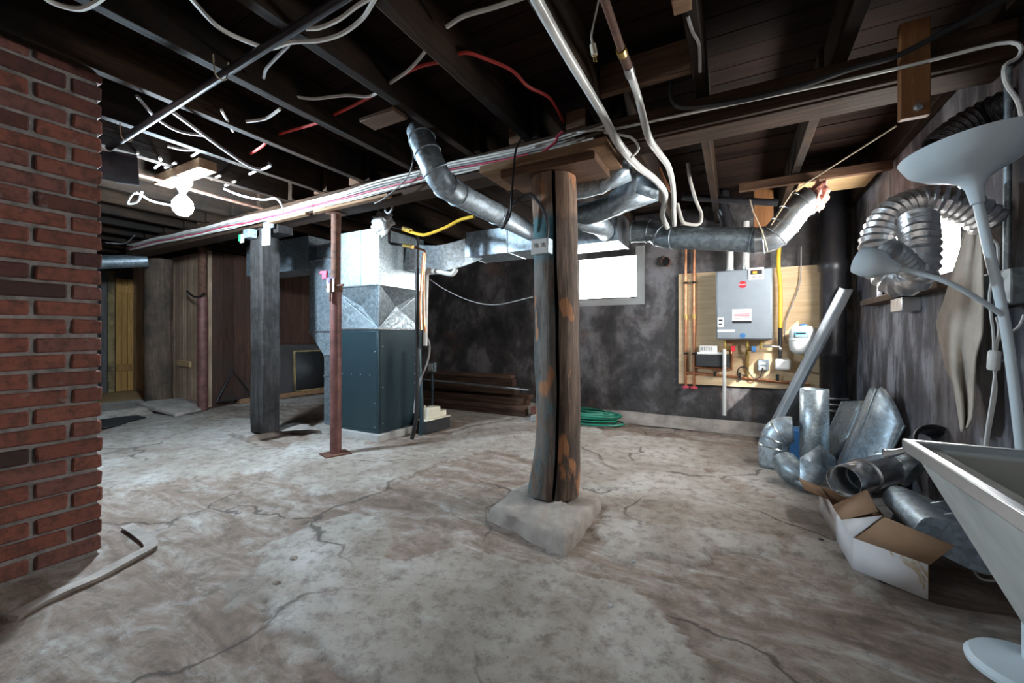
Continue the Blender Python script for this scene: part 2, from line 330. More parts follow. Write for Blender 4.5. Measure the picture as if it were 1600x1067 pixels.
def wall_with_hole(name, mat, fixed, axis, lo, hi, h, hole, th):
    a0, a1, z0, z1 = hole; m = MB()
    for (p0, q0, p1, q1) in ((lo, 0, a0, h), (a1, 0, hi, h), (a0, 0, a1, z0), (a0, z1, a1, h)):
        if axis == 'X': m.box((p0, fixed, q0 - .05), (p1, fixed + th, q1))
        else: m.box((fixed, p0, q0 - .05), (fixed + th, p1, q1))
    return struct(m.build(name, mat, base=(0, 0, 0)))
W1 = (-1.77, -1.0, 1.43, 2.0); W2 = (2.78, 4.12, 1.30, 1.78)
wall_with_hole('wall_back', 'plaster_back', YB, 'X', -9.3, XR + .3, 2.44, W1, .3)
wall_with_hole('wall_right', 'plaster_right', XR, 'Y', -1.5, YB, 2.44, W2, .09)
struct(box('sun_block_wall_right', (XR, -14, -.05), (XR + .3, -1.5, 7.0), 'plaster_right', None, 0)); struct(box('sun_block_wall_front', (-9.3, -1.62, -.05), (-2.62, -1.5, 2.44), 'plaster_back', None, 0)); struct(box('light_block_floor', (-12, -14, -.08), (XR, -1.5, -.02), 'concrete', None, 0))  # walls and slab added out of view, blocking stray sun and light from below
struct(box('wall_left', (-9.35, -1.5, -.05), (-9.0, YB, 2.44), 'plaster_back'))
cb = MB()
def ledge(u, v_):
    x = -6.4 + u * 7.3; n_ = noise.noise(V((x * 2.2, v_ * 2, 4))) * .018
    return V((x, YB + .01 - (.02 + .13 * v_ + n_) * min(1, .25 + v_), .12 - .125 * v_ ** .8 + n_ * .5))
cb.grid(ledge, 120, 5); struct(cb.build('trim_2', 'concrete', solid=0))

# window in the back wall
w1 = struct(thing('window_1', (-1.385, YB, W1[2])))
x0, x1, z0, z1 = W1; yy = YB + .02
fr = MB()
for a, b_ in (((x0, yy, z0), (x1, yy + .05, z0 + .035)), ((x0, yy, z1 - .03), (x1, yy + .05, z1)), ((x0, yy, z0), (x0 + .03, yy + .05, z1)), ((x1 - .03, yy, z0), (x1, yy + .05, z1))): fr.box(a, b_)
fr.build('window_frame', 'wood_squared_post', w1, .003)
MB().box((x0 + .025, yy + .03, z0 + .03), (x1 - .025, yy + .036, z1 - .025)).build('window_pane', 'window_daylight', w1)
fm = MB()
for a, b_, c, d in ((x0 - .07, x0 + .03, z0 - .06, z1 + .05), (x1 - .03, x1 + .07, z0 - .06, z1 + .05), (x0 + .03, x1 - .03, z0 - .06, z0 + .02)):
    fm.grid(lambda u, v_: V((a + (b_ - a) * u, YB - .006 - .012 * abs(noise.noise(V((u * 3 + a, v_ * 7, 2)))), c + (d - c) * v_)), 6, 12)
fm.build('plastic_film', 'poly_film', w1)
# window in the right wall, behind the foil duct
w2 = struct(thing('window_2', (XR, 3.3, W2[2])))
y0, y1, z0, z1 = W2; xx = XR + .035
fr = MB()
for a, b_ in (((xx, y0, z0), (xx + .05, y1, z0 + .04)), ((xx, y0, z1 - .04), (xx + .05, y1, z1)), ((xx, y0, z0), (xx + .05, y0 + .04, z1)), ((xx, y1 - .04, z0), (xx + .05, y1, z1)), ((xx, (y0 + y1) / 2 - .015, z0), (xx + .05, (y0 + y1) / 2 + .015, z1))): fr.box(a, b_)
fr.build('window_frame', 'wood_grey_post', w2, .003)
for q0, q1 in ((y0 + .03, (y0 + y1) / 2 - .01), ((y0 + y1) / 2 + .01, y1 - .03)):
    MB().box((xx + .03, q0, z0 + .03), (xx + .036, q1, z1 - .03)).build('window_pane', 'window_daylight_side', w2)
sl = box('window_sill', (XR - .09, 2.75, 1.235), (XR + .03, 4.17, 1.275), 'wood_log', w2, .004)

# ceiling: subfloor boards and joists
ce = struct(thing('ceiling', (0, 0, 2.40)))
i = 0; y = -1.5
while y < 4.95:
    x = -9.2; cuts = [-9.2, -9.2 + random.uniform(2.5, 4.5)]; cuts += [cuts[-1] + random.uniform(3, 4), 1.2]
    for p, q in zip(cuts, cuts[1:]):
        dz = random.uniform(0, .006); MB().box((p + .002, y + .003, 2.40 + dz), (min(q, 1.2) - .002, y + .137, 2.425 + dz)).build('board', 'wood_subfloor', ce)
    y += .14
struct(box('roof_slab', (-9.3, -1.5, 2.44), (1.3, 5.2, 2.47), 'ink_black', ce, 0))
JX = [-2.55, -2.05, -1.54, -1.12, -.63, -.15, .40, .90, -3.05, -3.52, -4.0, -4.47, -4.95, -5.42, -5.9, -6.4, -6.9, -7.4, -7.9, -8.4]
JB = 2.20
def joist(x0, y0, y1, wd=.052, zb=JB):
    m = MB(); n = 14; vs = []
    for k in range(n + 1):
        y = y0 + (y1 - y0) * k / n; j = noise.noise(V((x0 * 3, y * 1.3, 1))) * .006; h = noise.noise(V((x0 * 3, y * 1.1, 5))) * .006
        vs += [V((x0 - wd / 2 + j, y, zb + h)), V((x0 + wd / 2 + j, y, zb + h * .4)), V((x0 + wd / 2 + j, y, 2.40)), V((x0 - wd / 2 + j, y, 2.40))]
    fs = [(k * 4 + q, k * 4 + (q + 1) % 4, (k + 1) * 4 + (q + 1) % 4, (k + 1) * 4 + q) for k in range(n) for q in range(4)] + [(3, 2, 1, 0), tuple(n * 4 + q for q in range(4))]
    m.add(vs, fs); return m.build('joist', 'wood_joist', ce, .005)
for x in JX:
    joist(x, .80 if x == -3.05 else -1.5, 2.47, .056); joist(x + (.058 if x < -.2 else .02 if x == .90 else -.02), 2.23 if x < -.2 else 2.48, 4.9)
# blocking boards nailed between joists
for a, b_, mt in (((.02, 3.66, 2.13), (.93, 3.70, 2.195), 'wood_cap_dark'), ((-.62, 2.55, 2.12), (-.15, 2.60, 2.19), 'wood_cap'), ((.43, 3.75, 2.185), (.90, 4.2, 2.198), 'wood_pale'), ((-.62, 2.02, 2.21), (-.18, 2.06, 2.36), 'wood_cap_dark')):
    box('blocking', a, b_, mt, ce, .004)
p = at(597, 185, Z=2.19); box('blocking', (p.x - .12, p.y - .05, 2.178), (p.x + .13, p.y + .06, 2.198), 'wood_cap_dark', ce, .003)
for q in ((-.78, 2.23), (-1.16, 2.23), (-2.62, 2.23), (-3.05, 2.23), (-5.0, 2.23), (-5.9, 2.23)):
    box('blocking', (q[0] - .09, q[1] + .01, 2.201), (q[0] + .03, q[1] + .2, 2.30), 'wood_cap_dark', ce, .004)

# partition of vertical boards at the left end
pa = struct(thing('wall_partition_front', (-7.3, 3.0, 0)))
x = -8.95
while x < -6.52:
    wd = .125 if x < -8.2 else .088
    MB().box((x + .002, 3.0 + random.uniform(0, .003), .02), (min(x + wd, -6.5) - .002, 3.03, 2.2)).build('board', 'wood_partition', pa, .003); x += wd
pb = struct(thing('wall_partition_side', (-6.47, 3.9, 0)))
MB().box((-6.52, 2.97, 0), (-6.455, 3.02, 2.2)).build('corner_strip', 'wood_partition', pb, .003)
y = 3.02
while y < 4.88:
    zl = 0 if y < 3.75 else .86
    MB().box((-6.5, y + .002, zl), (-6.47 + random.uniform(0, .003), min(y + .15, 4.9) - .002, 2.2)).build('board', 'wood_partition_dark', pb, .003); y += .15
for q in (3.77, 4.33): MB().box((-6.5, q, 0), (-6.465, min(q + .555, 4.89), .855)).build('panel', 'plaster_grey_panel', pb, .003)
MB().box((-6.46, 3.35, .0), (-6.38, 4.88, .075)).build('sill_board', 'wood_cap', pb, .004)
MB().bar((-7.35, 2.985, .60), (-6.98, 2.985, .585), .03, .085).build('cleat', 'wood_pale', pa, .003)
# door on the left wall
dr = struct(thing('door_1', (-8.98, 3.1, .08)))
for k in range(3): MB().box((-8.99, 2.78 + k * .075, .08), (-8.95, 2.852 + k * .075, 1.95)).build('plank', 'wood_door', dr, .004)
MB().box((-8.95, 2.78, .42), (-8.925, 3.0, .53)).build('rail', 'wood_door', dr, .004)
MB().box((-8.95, 2.78, 1.72), (-8.925, 3.0, 1.84)).build('rail', 'wood_door', dr, .004)
def px_on_left(x): return at(x, 500, X=-8.98).y
box('door_post', (-8.99, 2.66, .08), (-8.86, 2.74, 2.05), 'wood_yellow_post', dr, .006)
box('door_post', (-8.99, 2.58, .08), (-8.88, 2.655, 2.05), 'wood_grey_post', dr, .006)
box('threshold', (-9.0, 2.2, .04), (-7.6, 2.98, .088), 'wood_pale', dr, .004)

# =================== BRICK CHIMNEY ===================
CHX, CHY = -2.60, .76
ch = thing('brick_chimney', (-2.9, .2, 0), 'old red brick chimney stack with crumbling grey mortar', 'chimney')
MB().box((-3.22, -.42, -.02), (CHX - .014, CHY - .014, 2.395)).build('mortar_core', 'mortar', ch)
def brick_meshes(L, Wd, H, n):
    out = []
    for k in range(n):
        bm = bmesh.new(); bmesh.ops.create_cube(bm, size=1)
        for v_ in bm.verts: v_.co = V((v_.co.x * Wd, v_.co.y * L, v_.co.z * H)) + V([random.uniform(-.003, .003) for _ in range(3)])
        bmesh.ops.bevel(bm, geom=bm.edges[:], offset=.006, segments=1, affect='EDGES')
        me = bpy.data.meshes.new('brick'); bm.to_mesh(me); bm.free(); me.materials.append(M['brick']); out.append(me)
    return out
BH, RH = .062, .0775
FULL, HALF = brick_meshes(.208, .1, BH, 6), brick_meshes(.098, .1, BH, 5)
def put(me, c, rz=0):
    o = bpy.data.objects.new('brick', me); COL.objects.link(o); o.parent = ch; o.location = V(c) - ORG[ch.name]
    o.rotation_euler = (random.uniform(-.012, .012), random.uniform(-.012, .012), rz + random.uniform(-.012, .012))
for r in range(31):
    z = .034 + r * RH; y = CHY + random.uniform(-.0015, .0015); odd = r % 2
    ln = .098 if odd else .208; first = True
    while y - ln > -.45:
        put(random.choice(HALF if ln < .15 else FULL), (CHX - .05 + random.uniform(-.005, .004), y - ln / 2, z + random.uniform(-.003, .003)))
        y -= ln + .016; ln = .208
    x = CHX - .116
    for k in range(3):
        ln = .098 if (k == 0 and not odd) or (k == 2 and odd) else .208
        if x - ln < -3.24: break
        put(random.choice(HALF if ln < .15 else FULL), (x - ln / 2, CHY - .05 + random.uniform(-.005, .003), z + random.uniform(-.003, .003)), math.pi / 2); x -= ln + .016

# =================== BEAM AND POSTS ===================
bmm = MB(); N = 50
def beam_sec(x): j = noise.noise(V((x * 1.2, 0, 3))) * .008; return [V((x, 2.26 + j, 2.04 + j)), V((x, 2.44 + j, 2.045)), V((x, 2.44, 2.198)), V((x, 2.255 + j, 2.198))]
vs = [p for k in range(N + 1) for p in beam_sec(-6.95 + k * (XR + 6.93) / N)]
bmm.add(vs, [(k * 4 + q, k * 4 + (q + 1) % 4, (k + 1) * 4 + (q + 1) % 4, (k + 1) * 4 + q) for k in range(N) for q in range(4)] + [(3, 2, 1, 0), tuple(N * 4 + q for q in range(4))])
bt = thing('support_beam', (-3, 2.35, 2.04), 'long dark timber beam carried by the posts under the joists', 'beam')
bmm.build('timber', 'wood_beam', bt, .006)
MB().box((-.55, 2.225, 2.045), (XR - .01, 2.252, 2.085)).build('cable_ledge', 'wood_beam', bt, .004)
for a, b_ in ((-3.75, -3.2), (-3.1, -2.25)): MB().box((a, 2.20, 2.03), (b_, 2.25, 2.052)).build('batten', 'wood_cap', bt, .003)

sp = thing('split_log_post', (-.945, 2.27, .07), 'weathered split log post with teal paint remains on concrete footing', 'post')
def half_log(side):
    m = MB(); n = 14; K = 40; vs = []
    for k in range(K + 1):
        z = .07 + (1.94 - .07) * k / K; r = .122 + .012 * noise.noise(V((side, z * 1.6, 2))) + .022 * sst(.45, .0, z)
        cx = -.945 - .02 * sst(.5, 0, z) + .012 * math.sin(z * 2.2); cy = 2.27; g = .008 + .007 * abs(noise.noise(V((z * 3, 1, 1))))
        xo = .01 * noise.noise(V((z * 2.5, 4, 4)))
        for q in range(n + 1):
            a = -math.pi / 2 + math.pi * q / n; rr = r * (1 + .07 * noise.noise(V((a * 2 + side * 5, z * 2.4, 8))))
            vs.append(V((cx + xo + side * (g + rr * math.cos(a)) , cy + rr * math.sin(a), z)))
    w_ = n + 1; fs = [(k * w_ + q, k * w_ + (q + 1) % w_, (k + 1) * w_ + (q + 1) % w_, (k + 1) * w_ + q) for k in range(K) for q in range(w_)]
    fs += [list(range(w_)), list(range(K * w_, (K + 1) * w_))]
    m.add(vs, fs); o = m.build('half_log', 'wood_split_post', sp, 0, 50); o.rotation_euler.z = .39; return o
half_log(-1); half_log(1)
co = MB().box((-.975, 2.275, .07), (-.915, 2.36, 1.93)).build('gap_light_block', 'wood_squared_post', sp); co.rotation_euler.z = .39  # dark core added to stop light showing through the split
# footing
P0 = [at(x, y, Z=0) for x, y in ((758, 812), (880, 866), (908, 842))] + [V((-.62, 2.55, 0)), V((-1.25, 2.6, 0)), V((-1.33, 2.2, 0))]
def lump(poly, c0, top, rings=9, seg=12, rough=.02):
    ring = []
    for i in range(len(poly)):
        for k in range(seg): ring.append(poly[i].lerp(poly[(i + 1) % len(poly)], k / seg))
    n = len(ring); m = MB(); vs = []
    for r in range(rings + 1):
        f_ = (1, .95)[r] if r < 2 else .95 - (r - 1) / (rings - 1) * .87; h = top * (.85 if r == 1 else 1.0 if r else 0) + .25 * top * r / rings
        for p in ring:
            q = c0 + (p - c0) * f_; d = noise.fractal(V((q.x * 9, q.y * 9, 2)), .9, 2.1, 5) * rough
            vs.append(V((q.x + d * .6, q.y + d * .5, -.02 if r == 0 else h + d)))
    m.add(vs, [(r * n + k, r * n + (k + 1) % n, (r + 1) * n + (k + 1) % n, (r + 1) * n + k) for r in range(rings) for k in range(n)] + [list(range(rings * n, (rings + 1) * n))]); return m
P0 = [at(x, y, Z=0) for x, y in ((762, 808), (820, 838), (884, 866), (906, 840))] + [V((-.70, 2.42, 0)), V((-1.15, 2.5, 0)), V((-1.22, 2.25, 0))]
ft = lump(P0, V((-.945, 2.27, 0)), .055)
tag(ft.build('post_footing', 'concrete', sharp=60), 'chipped concrete footing under the split log post', 'footing')
cp = sp
MB().hexa([(-1.24, 2.12, 1.945), (-.66, 2.12, 1.945), (-.66, 2.42, 1.945), (-1.24, 2.42, 1.945), (-1.24, 2.12, 1.988), (-.66, 2.12, 1.988), (-.66, 2.42, 1.988), (-1.24, 2.42, 1.988)]).build('cap_plank', 'wood_cap_dark', cp, .004)
MB().box((-1.37, 2.09, 1.99), (-.59, 2.44, 2.034)).build('cap_plank', 'wood_cap', cp, .004)

lp = thing('squared_timber_post', (-4.05, 2.36, .06), 'charred dark squared timber post with white box at its top', 'post')
pm_ = MB(); K = 30; vs = []
for k in range(K + 1):
    z = .072 + (1.96 - .072) * k / K; j = .008 * noise.noise(V((z * 2, 3, 3)))
    for sx_, sy_ in ((-1, -1), (.82, -1), (1, -.82), (1, 1), (-1, 1)): vs.append(V((-4.05 + sx_ * .092 + j, 2.36 + sy_ * .09 + j * .5 + .006 * noise.noise(V((z * 5, sx_, sy_))), z)))
pm_.add(vs, [(k * 5 + q, k * 5 + (q + 1) % 5, (k + 1) * 5 + (q + 1) % 5, (k + 1) * 5 + q) for k in range(K) for q in range(5)] + [(4, 3, 2, 1, 0), tuple(K * 5 + q for q in range(5))])
pm_.build('timber', 'wood_squared_post', lp, .004)
MB().bar((-4.33, 2.36, 2.0), (-3.72, 2.36, 2.0), .15, .078).build('head_block', 'wood_squared_post', lp, .005)
fp = [at(x, y, Z=0) for x, y in ((360, 683), (385, 690), (467, 672), (470, 664))] + [V((-3.7, 2.75, 0)), V((-4.5, 2.55, 0))]
ft = lump(fp, V((-4.05, 2.4, 0)), .048, 6, 8, .012)
tag(ft.build('post_footing', 'concrete', sharp=60), 'flat broken concrete slab under the charred squared post', 'footing')
bx_ = thing('switch_box', at(385, 372, Y=2.25), 'small grey metal box with green tag on the charred post head', 'electrical box')
c = at(394, 358, Y=2.24); box('box', c + V((-.06, -.05, -.09)), c + V((.05, .018, -.01)), 'galvanized', bx_)
c2 = at(386, 371, Y=2.24); box('tag', c2 + V((-.03, -.05, -.06)), c2 + V((.03, -.042, .02)), 'sticker_white', bx_); box('tag', c2 + V((-.045, -.056, -.045)), c2 + V((-.01, -.051, .02)), 'ink_green', bx_)
c = at(418, 369, Y=2.25); tg = thing('junction_box', c, 'white cover plate glaring on the charred squared post', 'electrical box')
box('cover', c + V((-.045, -.03, -.09)), c + V((.045, .005, .07)), 'white_plastic', tg, .008); box('body', c + V((-.05, -.012, .07)), c + V((.09, .01, .13)), 'galvanized', tg)

rp = thing('steel_jack_post', (-2.98, 2.33, 0), 'slender red oxide steel jack post beside the furnace', 'post')
MB().tube([(-2.98, 2.33, .012), (-2.98, 2.33, 1.42)], .046, 16).build('lower_tube', 'pipe_oxide', rp)
MB().tube([(-2.98, 2.33, 1.42), (-2.975, 2.33, 2.03)], .039, 16).build('upper_tube', 'rust', rp)
MB().lathe([(.05, -.03), (.056, -.02), (.056, .02), (.05, .03)], (-2.98, 2.33, 1.40), n=16).build('collar', 'rust', rp)
MB().tube([(-3.06, 2.30, 1.415), (-2.86, 2.31, 1.425)], .010, 8).build('pin', 'rust', rp)
MB().hexa([(-3.09, 2.25, -.002), (-2.93, 2.2, -.002), (-2.86, 2.4, -.002), (-3.02, 2.45, -.002), (-3.09, 2.25, .012), (-2.93, 2.2, .012), (-2.86, 2.4, .012), (-3.02, 2.45, .012)]).build('base_plate', 'rust', rp, .002)
MB().box((-3.04, 2.27, 2.03), (-2.91, 2.39, 2.042)).build('top_plate', 'rust', rp, .002)
c = at(508, 427, Y=2.28); cl = thing('wire_clamp', c, 'pink clamp with white and purple tag hung on the jack post', 'clamp')
MB().box(c + V((-.06, -.01, -.005)), c + V((.03, .01, .02))).box(c + V((-.03, -.01, -.05)), c + V((.025, .01, .0))).build('clamp', 'cable_magenta', cl, .004)
c = at(517, 443, Y=2.28); box('tag', c + V((-.05, -.004, -.07)), c + V((.04, .004, .05)), 'sticker_white', cl, .002); MB().prism([c + V((-.05, -.006, .05)), c + V((.04, -.006, .05)), c + V((-.02, -.006, .0))], (0, -.003, 0)).build('tag_print', 'ink_purple', cl)
MB().tube([c + V((.012, -.012, .04)), c + V((.005, -.012, -.15))], .008, 8).build('rod', 'rust', cl)

jp = thing('partition_pipe_post', (-6.40, 2.88, 0), 'brown steel pipe post with clamp at the partition corner', 'post')
MB().tube([(-6.40, 2.88, -.01), (-6.40, 2.88, 1.52)], .062, 14).build('lower_tube', 'pipe_oxide', jp)
MB().tube([(-6.40, 2.88, 1.52), (-6.40, 2.88, 2.2)], .052, 14).build('upper_tube', 'rust', jp)
MB().tube([(-6.62, 2.79, 1.62), (-6.45, 2.80, 1.53), (-6.32, 2.82, 1.53), (-6.26, 2.84, 1.58)], .013, 8).build('clamp', 'steel_dark', jp)
lg = MB(); K = 30; vs = []; n = 16
for k in range(K + 1):
    z = .075 + 2.0 * k / K
    for q in range(n):
        a = 2 * math.pi * q / n; r = .155 * (1 + .10 * noise.noise(V((math.cos(a), math.sin(a), z * 1.8))) + .05 * noise.noise(V((math.cos(a) * 3, math.sin(a) * 3, z * 5)))); vs.append(V((-7.12 + r * math.cos(a), 2.66 + r * math.sin(a), z)))
lg.add(vs, [(k * n + q, k * n + (q + 1) % n, (k + 1) * n + (q + 1) % n, (k + 1) * n + q) for k in range(K) for q in range(n)] + [list(range(n)), list(range(K * n, K * n + n))])
tag(lg.build('round_log_post', 'wood_log'), 'knotty round log post before the board partition', 'post')
tag(MB().hexa([V((-6.95, 2.35, .07)), V((-6.1, 2.45, -.005)), V((-6.25, 2.80, -.005)), V((-6.9, 2.85, .07)), V((-6.95, 2.35, .13)), V((-6.1, 2.45, .035)), V((-6.25, 2.80, .035)), V((-6.9, 2.85, .13))]).build('stone_slab', 'concrete', bevel=.01), 'flat grey stone slab at the foot of the log post', 'slab')
P_ = [at(x, y, Z=.002) for x, y in ((140, 672), (172, 668), (228, 653), (215, 650), (150, 655))]
tag(MB().prism(P_, (0, 0, .012)).build('rubber_mat', 'rubber', bevel=.003), 'black rubber mat on floor behind the brick chimney', 'mat')
tri = [V((-6.40, 3.05, .08)), V((-6.445, 3.28, .50)), V((-6.40, 3.55, .085))]
tag(MB().tube(tri, .013, 6).bar(tri[0] + V((0, .0, .0)), tri[2], .018, .018).build('triangular_frame', 'steel_dark'), 'black triangular metal frame leaning against the dark partition', 'frame')
fr_ = thing('framed_screen', (-6.42, 4.35, .08), 'dark screen in a pale wooden frame leaning on the partition', 'screen')
def fpt(u, v_): return V((-6.40 - .03 * v_, 4.22 + .62 * u, .085 + .66 * v_))
for a, b_ in (((0, 0), (0, 1)), ((0, 1), (1, 1)), ((1, 1), (1, 0)), ((1, 0), (0, 0))): MB().bar(fpt(*a), fpt(*b_), .022, .035, (1, 0, 0)).build('frame_rail', 'wood_yellow_post', fr_, .002)
MB().add([fpt(0, 0), fpt(1, 0), fpt(1, 1), fpt(0, 1)], [(0, 1, 2, 3)]).build('mesh', 'rubber', fr_, solid=.004)
# pipes at upper left
tag(MB().tube([at(150, 410, Y=2.0), at(231, 407, Y=2.45)], .085, 16).build('duct_pipe', 'galvanized_dark'), 'grey round pipe below the joists at the far left', 'pipe')
a = at(160, 258, D=2.45); b_ = at(211, 266, D=2.55); vd_ = (b_ - a).normalized()
pc = thing('flue_pipe', a, 'dark metal flue stub sticking out behind the chimney', 'pipe')
MB().tube([a - vd_ * .2, b_], .084, 20).build('pipe', 'pipe_cast', pc); MB().tube([b_ - vd_ * .10, b_ + vd_ * .012], .092, 20).build('collar', 'pipe_cast', pc)
c = at(400, 393, Y=3.2); tag(MB().box((-5.75, 3.1, 1.80), (-4.45, 3.45, 2.195)).build('return_duct', 'galvanized', bevel=.004), 'flat galvanized duct box behind the charred squared post', 'duct')

# =================== BARE BULB ===================
lb = thing('light_bulb', BULB_POS, 'bare glowing white bulb in a ceiling socket', 'light bulb')
MB().lathe([(.001, -.085), (.032, -.078), (.056, -.050), (.064, -.015), (.058, .018), (.036, .05), (.019, .066), (.001, .067)], BULB_POS, n=20, cap=False).build('glass', 'bulb_glow', lb)
MB().lathe([(.018, .066), (.020, .075), (.020, .10)], BULB_POS, n=16).build('screw_base', 'screw', lb)
MB().lathe([(.024, .09), (.034, .11), (.06, .16), (.06, .185)], BULB_POS, n=20).build('lamp_holder', 'porcelain', lb)
MB().box(BULB_POS + V((-.32, -.05, .185)), BULB_POS + V((.34, .06, .25))).build('mounting_board', 'wood_cap', lb, .003)

# =================== FURNACE ===================
tag(MB().box((-3.65, 2.80, -.02), (-2.98, 3.56, .055)).build('furnace_pad', 'concrete_pale', bevel=.006), 'white concrete pad under the furnace', 'pad')
fu = thing('furnace', (-3.32, 3.15, .055), 'dark grey furnace cabinet with galvanized plenum above', 'furnace')
fx0, fx1, fy0, fy1 = -3.62, -3.02, 2.84, 3.46
MB().box((fx0, fy0, .055), (fx1, fy1, 1.07)).build('cabinet', 'furnace_grey', fu, .006)
MB().box((fx1 - .0, fy0 + .02, .09), (fx1 + .006, fy1 - .06, 1.05)).build('side_panel', 'furnace_grey', fu, .003)
MB().box((fx0 + .02, fy0 - .006, .09), (fx1 - .015, fy0, 1.05)).build('front_panel', 'furnace_grey', fu, .003)
MB().box((fx0 - .005, fy0 - .008, 1.065), (fx1 + .008, fy1 + .005, 1.078)).build('flange', 'galvanized_bright', fu, .002)
for p in [(fx1 + .006, fy0 + .05, z) for z in (.15, .5, .9)] + [(fx1 + .006, fy1 - .12, z) for z in (.5, .6, .7, .8)] + [(fx0 + .1 + .13 * k, fy0 - .006, .62) for k in range(4)] + [(fx1 - .04, fy0 - .006, z) for z in (.12, .35, .85)]:
    ax = (1, 0, 0) if p[0] > fx1 else (0, -1, 0); MB().lathe([(.006, 0), (.006, .003), (.003, .005)], p, ax, 8).build('screw', 'screw', fu)
px0, px1, py0, py1 = -3.64, -2.955, 2.79, 3.42
B = [V((fx0, fy0, 1.078)), V((fx1, fy0, 1.078)), V((fx1, fy1, 1.078)), V((fx0, fy1, 1.078))]; Tt = [V((px0, py0, 1.49)), V((px1, py0, 1.49)), V((px1, py1, 1.49)), V((px0, py1, 1.49))]
mf = V((-3.30, fy0 + .035, 1.30)); ms = V((fx1 - .03, 3.1, 1.30))
tm = MB().add(B + Tt + [mf, ms], [(0, 1, 8), (1, 5, 8), (5, 4, 8), (4, 0, 8), (1, 2, 9), (2, 6, 9), (6, 5, 9), (5, 1, 9), (2, 3, 7, 6), (3, 0, 4, 7)])
tm.build('transition', 'galvanized_dark', fu, sharp=3)
for a, b_ in ((Tt[0], B[1]), (Tt[2], B[1]), (B[0], Tt[0]), (B[1], Tt[1]), (Tt[0], Tt[1]), (Tt[1], Tt[2])): MB().tube([a + V((.002, -.004, 0)), b_ + V((.002, -.004, 0))], .004, 5).build('seam', 'galvanized', fu)
pl = MB().box((px0, py0, 1.49), (px1, py1, 2.03)).build('plenum', 'galvanized_spangle', fu, .004)
MB().box((px1 - .25, py0 - .003, 1.49), (px1 - .246, py0, 2.03)).build('seam', 'galvanized_dark', pl)
MB().box((px0 - .01, py0 - .008, 1.482), (px1 + .008, py1 + .008, 1.496)).build('drive_cleat', 'galvanized_bright', fu, .002)
rd = thing('return_air_duct', (-4.0, 3.25, 0), 'tall bluish galvanized return duct beside the furnace', 'duct')
MB().box((-4.36, 3.05, 1.05), (-3.66, 3.5, 1.88)).build('upper_section', 'galvanized', rd, .004)
MB().box((-4.30, 3.10, 1.88), (-3.70, 3.48, 2.06)).build('top_section', 'galvanized', rd, .004)
MB().hexa([(-4.10, 3.05, .78), (-3.66, 3.05, .78), (-3.66, 3.5, .78), (-4.10, 3.5, .78), (-4.36, 3.05, 1.05), (-3.66, 3.05, 1.05), (-3.66, 3.5, 1.05), (-4.36, 3.5, 1.05)]).build('offset', 'galvanized', rd)
MB().box((-4.10, 3.05, .0), (-3.66, 3.5, .78)).build('boot', 'galvanized_dark', rd, .004)
for z, xl in ((1.05, -4.36), (.78, -4.10), (.55, -4.10), (1.88, -4.36)): MB().box((xl - .008, 3.042, z - .01), (-3.66, 3.505, z + .01)).build('cleat', 'galvanized_bright', rd, .002)

# trunk duct and branches
tk = thing('trunk_duct', (-1.7, 3.7, 1.83), 'rectangular galvanized trunk duct running from the plenum', 'duct')
recn = [(-.15, -.13), (.15, -.13), (.15, .13), (-.15, .13)]
rect = [(-.20, -.13), (.20, -.13), (.20, .13), (-.20, .13)]
MB().tube([(-2.50, 3.75, 1.96), (-.90, 3.75, 1.96)], 1.0, prof=rect).build('trunk', 'galvanized', tk, .003)
MB().tube(smooth([(-2.953, 3.26, 1.80), (-2.88, 3.28, 1.79), (-2.74, 3.42, 1.80), (-2.61, 3.66, 1.90), (-2.51, 3.75, 1.96)], 4), 1.0, prof=recn).build('offset_elbow', 'galvanized', tk)
for x in (-2.5, -2.0, -1.45, -.905): MB().tube([(x - .008, 3.75, 1.96), (x + .008, 3.75, 1.96)], 1.025, prof=rect).build('drive_cleat', 'galvanized_bright', tk)
def round_duct(name, pts, r, mat, label, seams=(), k=6, parent=None):
    sp_ = smooth(pts, k) if k else [V(p) for p in pts]
    t_ = thing(name, sp_[0], label, 'duct') if parent is None else parent
    MB().tube(sp_, r, 24).build('pipe', mat, t_, sharp=50)
    for s in seams:
        i_ = min(int(s * (len(sp_) - 1)), len(sp_) - 2); d = (sp_[i_ + 1] - sp_[i_]).normalized() * .007
        MB().tube([sp_[i_] - d, sp_[i_] - d * .4, sp_[i_] + d * .4, sp_[i_] + d], [r + .001, r + .007, r + .007, r + .001], 24).build('seam', mat, t_)
    return t_
round_duct('round_branch_duct', [at(655, 205, D=2.50), at(668, 240, D=2.42), at(690, 283, D=2.44), at(722, 307, D=2.70), at(775, 334, D=3.1), at(832, 364, D=3.84)], .076, 'galvanized', 'round galvanized branch pipe slanting down from joists to trunk duct', (.1, .22, .34, .45, .58, .8), 5)
rg = round_duct('round_supply_duct', [at(988, 362, Y=3.75), at(1020, 362, Y=3.75), at(1036, 370, Y=3.73), at(1060, 371, Y=3.7), at(1130, 373, Y=3.65), at(1190, 376, Y=3.62)], .094, 'galvanized_dark', 'round supply pipe with upturned elbow above the water heater', (.0, .18, .36, .55, .95), 4)
ep = [at(1180, 376, Y=3.61), at(1205, 372, Y=3.6), at(1226, 352, Y=3.6), at(1244, 328, Y=3.6), at(1270, 308, Y=3.6)]
round_duct('', ep, .097, 'galvanized_bright', '', (.15, .35, .5, .7, .9), 4, rg)
e = at(1279, 306, Y=3.6); im = MB()
bm = bmesh.new(); bmesh.ops.create_icosphere(bm, subdivisions=4, radius=1)
for v_ in bm.verts:
    q = v_.co.copy(); s = 1 + .45 * noise.fractal(q * 2.2, .8, 2, 4); v_.co = V((q.x * .055, q.y * .085, q.z * .10)) * s
